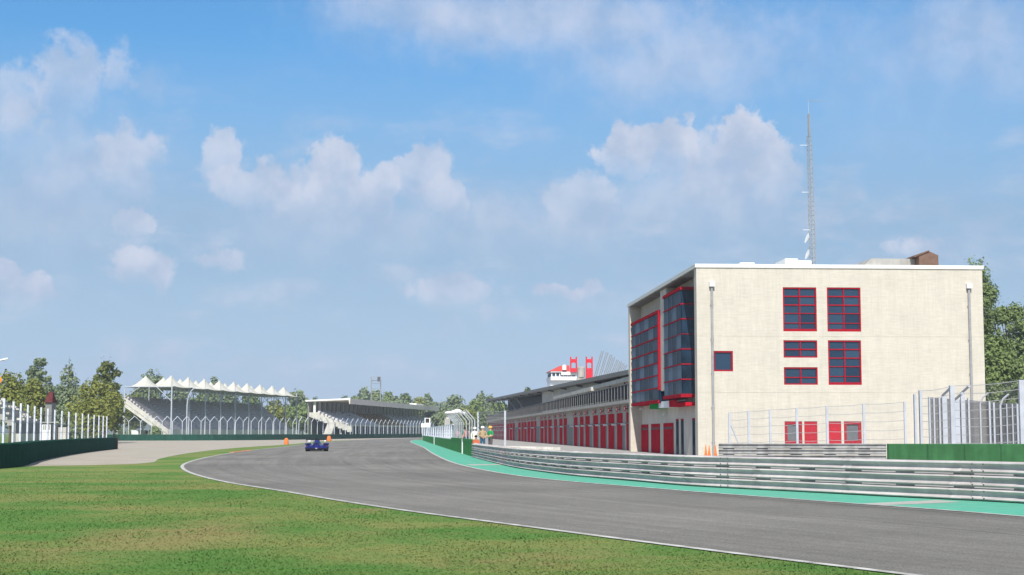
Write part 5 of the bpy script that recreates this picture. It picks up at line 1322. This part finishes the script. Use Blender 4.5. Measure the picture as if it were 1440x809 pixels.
def tree(label, px, Y, top_py, w_px, shape, m, leaf=None, n=None, name='broadleaf_tree', base_frac=.22, group=None, dens=1.0):
    global TREE_N; TREE_N += 1; rg = random.Random(100 + TREE_N)
    p = flat(at(px, 600, Y), 0); Hh = at(px, top_py, Y).z; wd = w_px * Y / FPX / 2
    t = thing(name, label, 'tree', p, 0, group); lobes = []
    if shape == 'round':
        b0 = Hh * base_frac
        for i in range(15):
            a = rg.random() * 6.28; h = rg.random(); k = math.sin(math.pi * (.18 + .72 * h)) * wd * (.25 + .55 * rg.random()); r = wd * (.26 + .22 * rg.random()) * (1.1 - .4 * h)
            lobes.append((k * math.cos(a), k * math.sin(a), b0 + (Hh - b0) * (.12 + .76 * h), r, r, min(r * .85, (Hh - b0) * .2)))
        lobes.append((wd * rg.uniform(-.12, .12), 0, Hh - (Hh - b0) * .17, wd * .40, wd * .40, (Hh - b0) * .17)); lobes.append((0, 0, b0 + (Hh - b0) * .62, wd * .62, wd * .62, (Hh - b0) * .27)); lobes.append((0, 0, b0 + (Hh - b0) * .34, wd * .78, wd * .78, (Hh - b0) * .32))
    elif shape == 'conifer':
        b0 = Hh * .08
        for i in range(13):
            h = i / 12; k = wd * (1 - h) ** .72 * (.85 + .3 * rg.random()) + wd * .10; lobes.append((rg.uniform(-.1, .1) * wd, rg.uniform(-.1, .1) * wd, b0 + (Hh - b0) * h * .95, k, k, (Hh - b0) * .055))
            for j in range(3): a = rg.random() * 6.28; lobes.append((k * .62 * math.cos(a), k * .62 * math.sin(a), b0 + (Hh - b0) * h * .95 + rg.uniform(-.02, .02) * Hh, k * .42, k * .42, (Hh - b0) * .045))
    elif shape == 'open':
        b0 = Hh * .2
        for i in range(20):
            a = rg.random() * 6.28; h = rg.random() ** .8; k = wd * (.35 + .65 * rg.random()) * (1 - .35 * h); r = wd * (.13 + .15 * rg.random()); lobes.append((k * math.cos(a), k * math.sin(a), b0 + (Hh - b0) * (.1 + .84 * h), r, r, r * .8))
        lobes.append((0, 0, Hh - wd * .26, wd * .26, wd * .26, wd * .26)); lobes.append((0, 0, b0 + (Hh - b0) * .55, wd * .34, wd * .34, (Hh - b0) * .38))
    else:   # bush
        for i in range(10): a = rg.random() * 6.28; k = wd * rg.random() * .75; r = wd * .35; lobes.append((k * math.cos(a), k * math.sin(a), Hh * (.3 + .35 * rg.random()), r, r, Hh * .33))
        lobes.append((0, 0, Hh * .7, wd * .4, wd * .4, Hh * .3))
    if shape in ('round', 'open'):
        for i in range(26 if shape == 'round' else 34):
            a = rg.random() * 6.28; h = rg.random(); k = (math.sin(math.pi * (.16 + .76 * h)) * .92 if shape == 'round' else (.95 - .55 * h)) * wd * rg.uniform(.8, 1.05); r = wd * rg.uniform(.07, .15); lobes.append((k * math.cos(a), k * math.sin(a), b0 + (Hh - b0) * (.08 + .90 * h), r, r, r * .9))
    leaf = leaf or max(.16, .00105 * Y); n = n or int(min(24000, max(2500, 7.5 * wd * Hh / leaf ** 2 * .62)) * dens)
    me = crown_mesh('crown', lobes, n, leaf, m, TREE_N); o = bpy.data.objects.new('crown', me); C.objects.link(o); o.parent = t
    tr = MB(); h0 = Hh * (.62 if shape != 'conifer' else .9); r0 = max(.12, Hh * .018)
    tr.tube([(0, 0, 0), (.1, 0, h0 * .4), (-.1, .1, h0 * .75), (.05, 0, h0)], r0, 7, r0 * .35)
    if shape in ('round', 'open'):
        for l in lobes[:9]: z0 = h0 * (.35 + .5 * rg.random()); e = Vector(l[:3]); s_ = Vector((0, 0, min(z0, e.z - .5))); tr.tube([s_, s_.lerp(e, .55) + Vector((0, 0, -.05 * Hh)), e], r0 * .42, 5, r0 * .12)
    tr.build('trunk', M_bark, t); return t
# left group
tree('rounded olive-green tree at the far left edge above the terrace', 14, 215, 521, 66, 'round', F_olive)
tree('smaller olive tree beside the red-roofed house', 47, 225, 531, 44, 'round', F_olive)
tree('tall grey-green tree with a ragged top behind the far-left olive trees', 51, 300, 504, 42, 'open', F_grey, dens=1.5)
tree('pale green conifer right of the red-roofed house', 95, 262, 504, 52, 'conifer', F_grey, name='conifer_tree')
tree('broad olive tree between the conifer and the tent-roofed grandstand', 132, 240, 533, 78, 'round', F_olive)
tree('dark tall tree with loose twigs rising right of the broad olive tree', 147, 252, 508, 52, 'open', F_dark, dens=1.3)
tree('dark bushy tree right beside the left end of the tent-roofed grandstand', 160, 262, 548, 34, 'round', F_dark)
tree('low grey-green tree in the gap behind the red-roofed house', 78, 330, 545, 44, 'round', F_grey)
tree('grey-green tree topping the leftmost tents of the grandstand', 212, 420, 520, 54, 'round', F_grey)
tree('dark tree under the left end of the tents, behind the seats', 188, 400, 552, 46, 'round', F_dark)
for i, (px, top, w, m) in enumerate(((250, 545, 46, F_grey), (285, 546, 50, F_mid), (320, 548, 48, F_grey), (352, 553, 44, F_mid), (300, 530, 26, F_grey))):
    tree(['grey-green tree seen under the left tents behind the seats', 'mid green tree seen under the tents left of their middle', 'grey-green tree seen under the tents right of their middle', 'mid green tree seen under the right tents behind the seats', 'small tree top poking just above the middle tents'][i], px, 470, top, w, 'round', m)
tree('olive tree behind the right end of the tent-roofed grandstand', 388, 470, 563, 46, 'round', F_olive)
tree('tall loose tree just right of the last white tent', 420, 480, 550, 36, 'open', F_grey, dens=1.5)
tree('dense olive tree between the two grandstands', 425, 465, 568, 48, 'round', F_mid)
tree('small round tree at the left corner of the concrete grandstand roof', 444, 490, 559, 18, 'round', F_mid)
for i, (px, top, w, m, Y) in enumerate(((486, 558, 30, F_grey, 650), (512, 545.5, 26, F_grey, 640), (527, 549, 40, F_mid, 650), (546, 551.5, 30, F_mid, 640), (570, 554, 36, F_mid, 650), (590, 559, 30, F_olive, 640), (601, 554.5, 24, F_grey, 660), (640, 556, 46, F_grey, 560), (676, 552, 22, F_grey, 520), (668, 562, 40, F_mid, 480), (690, 556, 26, F_grey, 540), (655, 574, 34, F_olive, 430))):
    tree(['low grey tree peeping over the left of the concrete grandstand roof', 'ragged grey tree left of the scaffold tower', 'wide green tree under the scaffold tower', 'green tree just right of the scaffold tower', 'wide green tree above the middle of the concrete roof', 'olive tree above the right half of the concrete roof', 'upright grey tree last in the row above the concrete roof', 'rounded grey-green tree above the white arched canopy', 'narrow tall tree left of the pit roof tip', 'broad green tree behind the bent-top pit fence', 'grey tree touching the pit roof tip', 'low olive tree right of the white arched canopy'][i], px, Y, top, w, 'round', m)
for i, (px, top, w, Y) in enumerate(((742, 545, 18, 480), (880, 545, 30, 210))):
    tree(['small dark tree peeping over the pit roof', 'green tree seen through the gap beside the tower and the pit terrace'][i], px, Y, top, w, 'round', F_mid)
for (px, Y, top, w, m, lab) in ((66, 310, 541, 56, F_grey, 'hazy grey tree filling the gap left of the pale conifer'), (112, 330, 540, 54, F_grey, 'hazy grey tree between the pale conifer and the broad olive tree'), (22, 320, 536, 60, F_mid, 'green tree behind the far-left rounded olive tree'), (130, 225, 560, 60, F_olive, 'low olive tree in front of the broad olive tree'),
        (612, 620, 565, 46, F_grey, 'hazy tree at the right end of the concrete grandstand roof'), (706, 520, 566, 44, F_mid, 'green tree behind the struts of the pit roof tip'), (626, 500, 575, 40, F_grey, 'low hazy tree behind the white arched canopy pillar'), (500, 630, 556, 40, F_mid, 'wide green tree behind the left part of the concrete roof'), (558, 640, 558, 40, F_grey, 'hazy tree between the two greenest trees above the concrete roof'), (405, 500, 570, 50, F_mid, 'low green tree behind the last tents of the grandstand'), (455, 520, 572, 40, F_mid, 'low green tree behind the left columns of the concrete grandstand')):
    tree(lab, px, Y, top, w, 'round', m)
# right group behind the tower
tree('tall leafy tree rising behind the right edge of the office tower', 1378, 165, 366, 84, 'round', F_bright, leaf=.17, n=17000)
tree('spreading leafy tree with an open top at the right edge of the picture', 1432, 160, 428, 100, 'open', F_bright, leaf=.165, n=15000)
tree('dense lower tree beside the office tower right wall', 1400, 150, 470, 90, 'round', F_mid, leaf=.16, n=17000, base_frac=.05)
tree('shrubby tree behind the grey mesh enclosure', 1452, 146, 500, 90, 'round', F_bright, leaf=.16, n=20000, base_frac=.05)
for i, (px, Y, top, w, lab) in enumerate(((168, 345, 599.5, 16, 'low green shrub left of the grandstand stair end'), (218, 328, 600, 22, 'low green shrub in front of the grandstand stair end'), (186, 340, 601, 16, 'small shrub beside the parked white van'))):
    tree(lab, px, Y, top, w, 'bush', F_mid, name='shrub', leaf=.35)

# distant hills
vs = []; fs = []; n = 80
for i in range(n + 1):
    x = -1600 + 3600 * i / n; h = 36 + 22 * mnoise.noise(Vector((x * .0022, 1.3, 0))) + 8 * mnoise.noise(Vector((x * .011, 5, 0))); vs += [(x, 2700, -2), (x, 3000, max(8, h)), (x, 3700, -2)]
fs = [(3 * i + k, 3 * i + 3 + k, 3 * i + 4 + k, 3 * i + 1 + k) for i in range(n) for k in (0, 1)]
hl = MB().add(vs, fs).build('hills', mat('hill_woods', (.045, .075, .035), .9, var=.3, vscale=.01)); hl['kind'] = 'structure'

# ------------------------------------------------------------------ foreground grass blades
def grass_blades():
    rg = np.random.default_rng(5); N = 330000; y = 17 + (72 - 17) * rg.random(N) ** 1.9; x = rg.uniform(-1, 1, N) * (y * .345 + 4)
    left = np.array([(p.y, p.x) for p in Ls if p.y < 90]);
    # keep only points on the grass side of the track's left edge and before the paving
    near = [p for p in Ls if p.y <= 77.5]; near = near[:max(range(len(near)), key=lambda i: near[i].y) + 1]; ys = np.array([p.y for p in near]); xs = np.array([p.x for p in near])
    o = np.argsort(ys); lim = np.interp(y, ys[o], xs[o]); keep = x < lim - .06 + .16 * np.sin(y * 2.1 + 3 * np.sin(y * .7)) * rg.random(N)
    keep &= rg.random(N) < np.clip((76 - y) / 30, 0, 1); x, y = x[keep], y[keep]; N = len(x)
    h = rg.uniform(.008, .024, N) * (.75 + .5 * np.sin(x * .9 + 2 * np.sin(y * .35)) ** 2); w = rg.uniform(.006, .012, N) * (.5 + y / 40); a = rg.uniform(0, 6.283, N); lx = rg.normal(0, .022, N); ly = rg.normal(0, .022, N)
    v = np.zeros((N, 3, 3)); v[:, 0] = np.stack([x - np.cos(a) * w, y - np.sin(a) * w, np.zeros(N)], 1); v[:, 1] = np.stack([x + np.cos(a) * w, y + np.sin(a) * w, np.zeros(N)], 1); v[:, 2] = np.stack([x + lx, y + ly, h], 1)
    me = bpy.data.meshes.new('grass'); me.vertices.add(3 * N); me.vertices.foreach_set('co', v.ravel().astype('f')); me.loops.add(3 * N); me.loops.foreach_set('vertex_index', np.arange(3 * N, dtype='i'))
    me.polygons.add(N); me.polygons.foreach_set('loop_start', np.arange(0, 3 * N, 3, dtype='i')); me.polygons.foreach_set('loop_total', np.full(N, 3, 'i')); me.update(calc_edges=True)
    me.materials.append(grass_mat('grass_blade', True)); ob = bpy.data.objects.new('grass', me); C.objects.link(ob); ob['kind'] = 'stuff'; ob['label'] = 'short mown green grass with dry patches'
grass_blades()

# ------------------------------------------------------------------ haze
HAZE = 0.00024
if HAZE:
    hm_ = bpy.data.materials.new('air_haze'); hm_.use_nodes = True; nt = hm_.node_tree; nt.nodes.clear()
    ou = nnode(nt, 'ShaderNodeOutputMaterial'); pv = nnode(nt, 'ShaderNodeVolumePrincipled'); pv.inputs['Color'].default_value = (.80, .88, 1.0, 1); pv.inputs['Density'].default_value = HAZE; pv.inputs['Anisotropy'].default_value = 0.0
    nt.links.new(pv.outputs[0], ou.inputs['Volume'])
    hz_ = MB().box(-2600, 2800, -60, 4200, -3.0, 75).build('haze', hm_); hz_['kind'] = 'stuff'
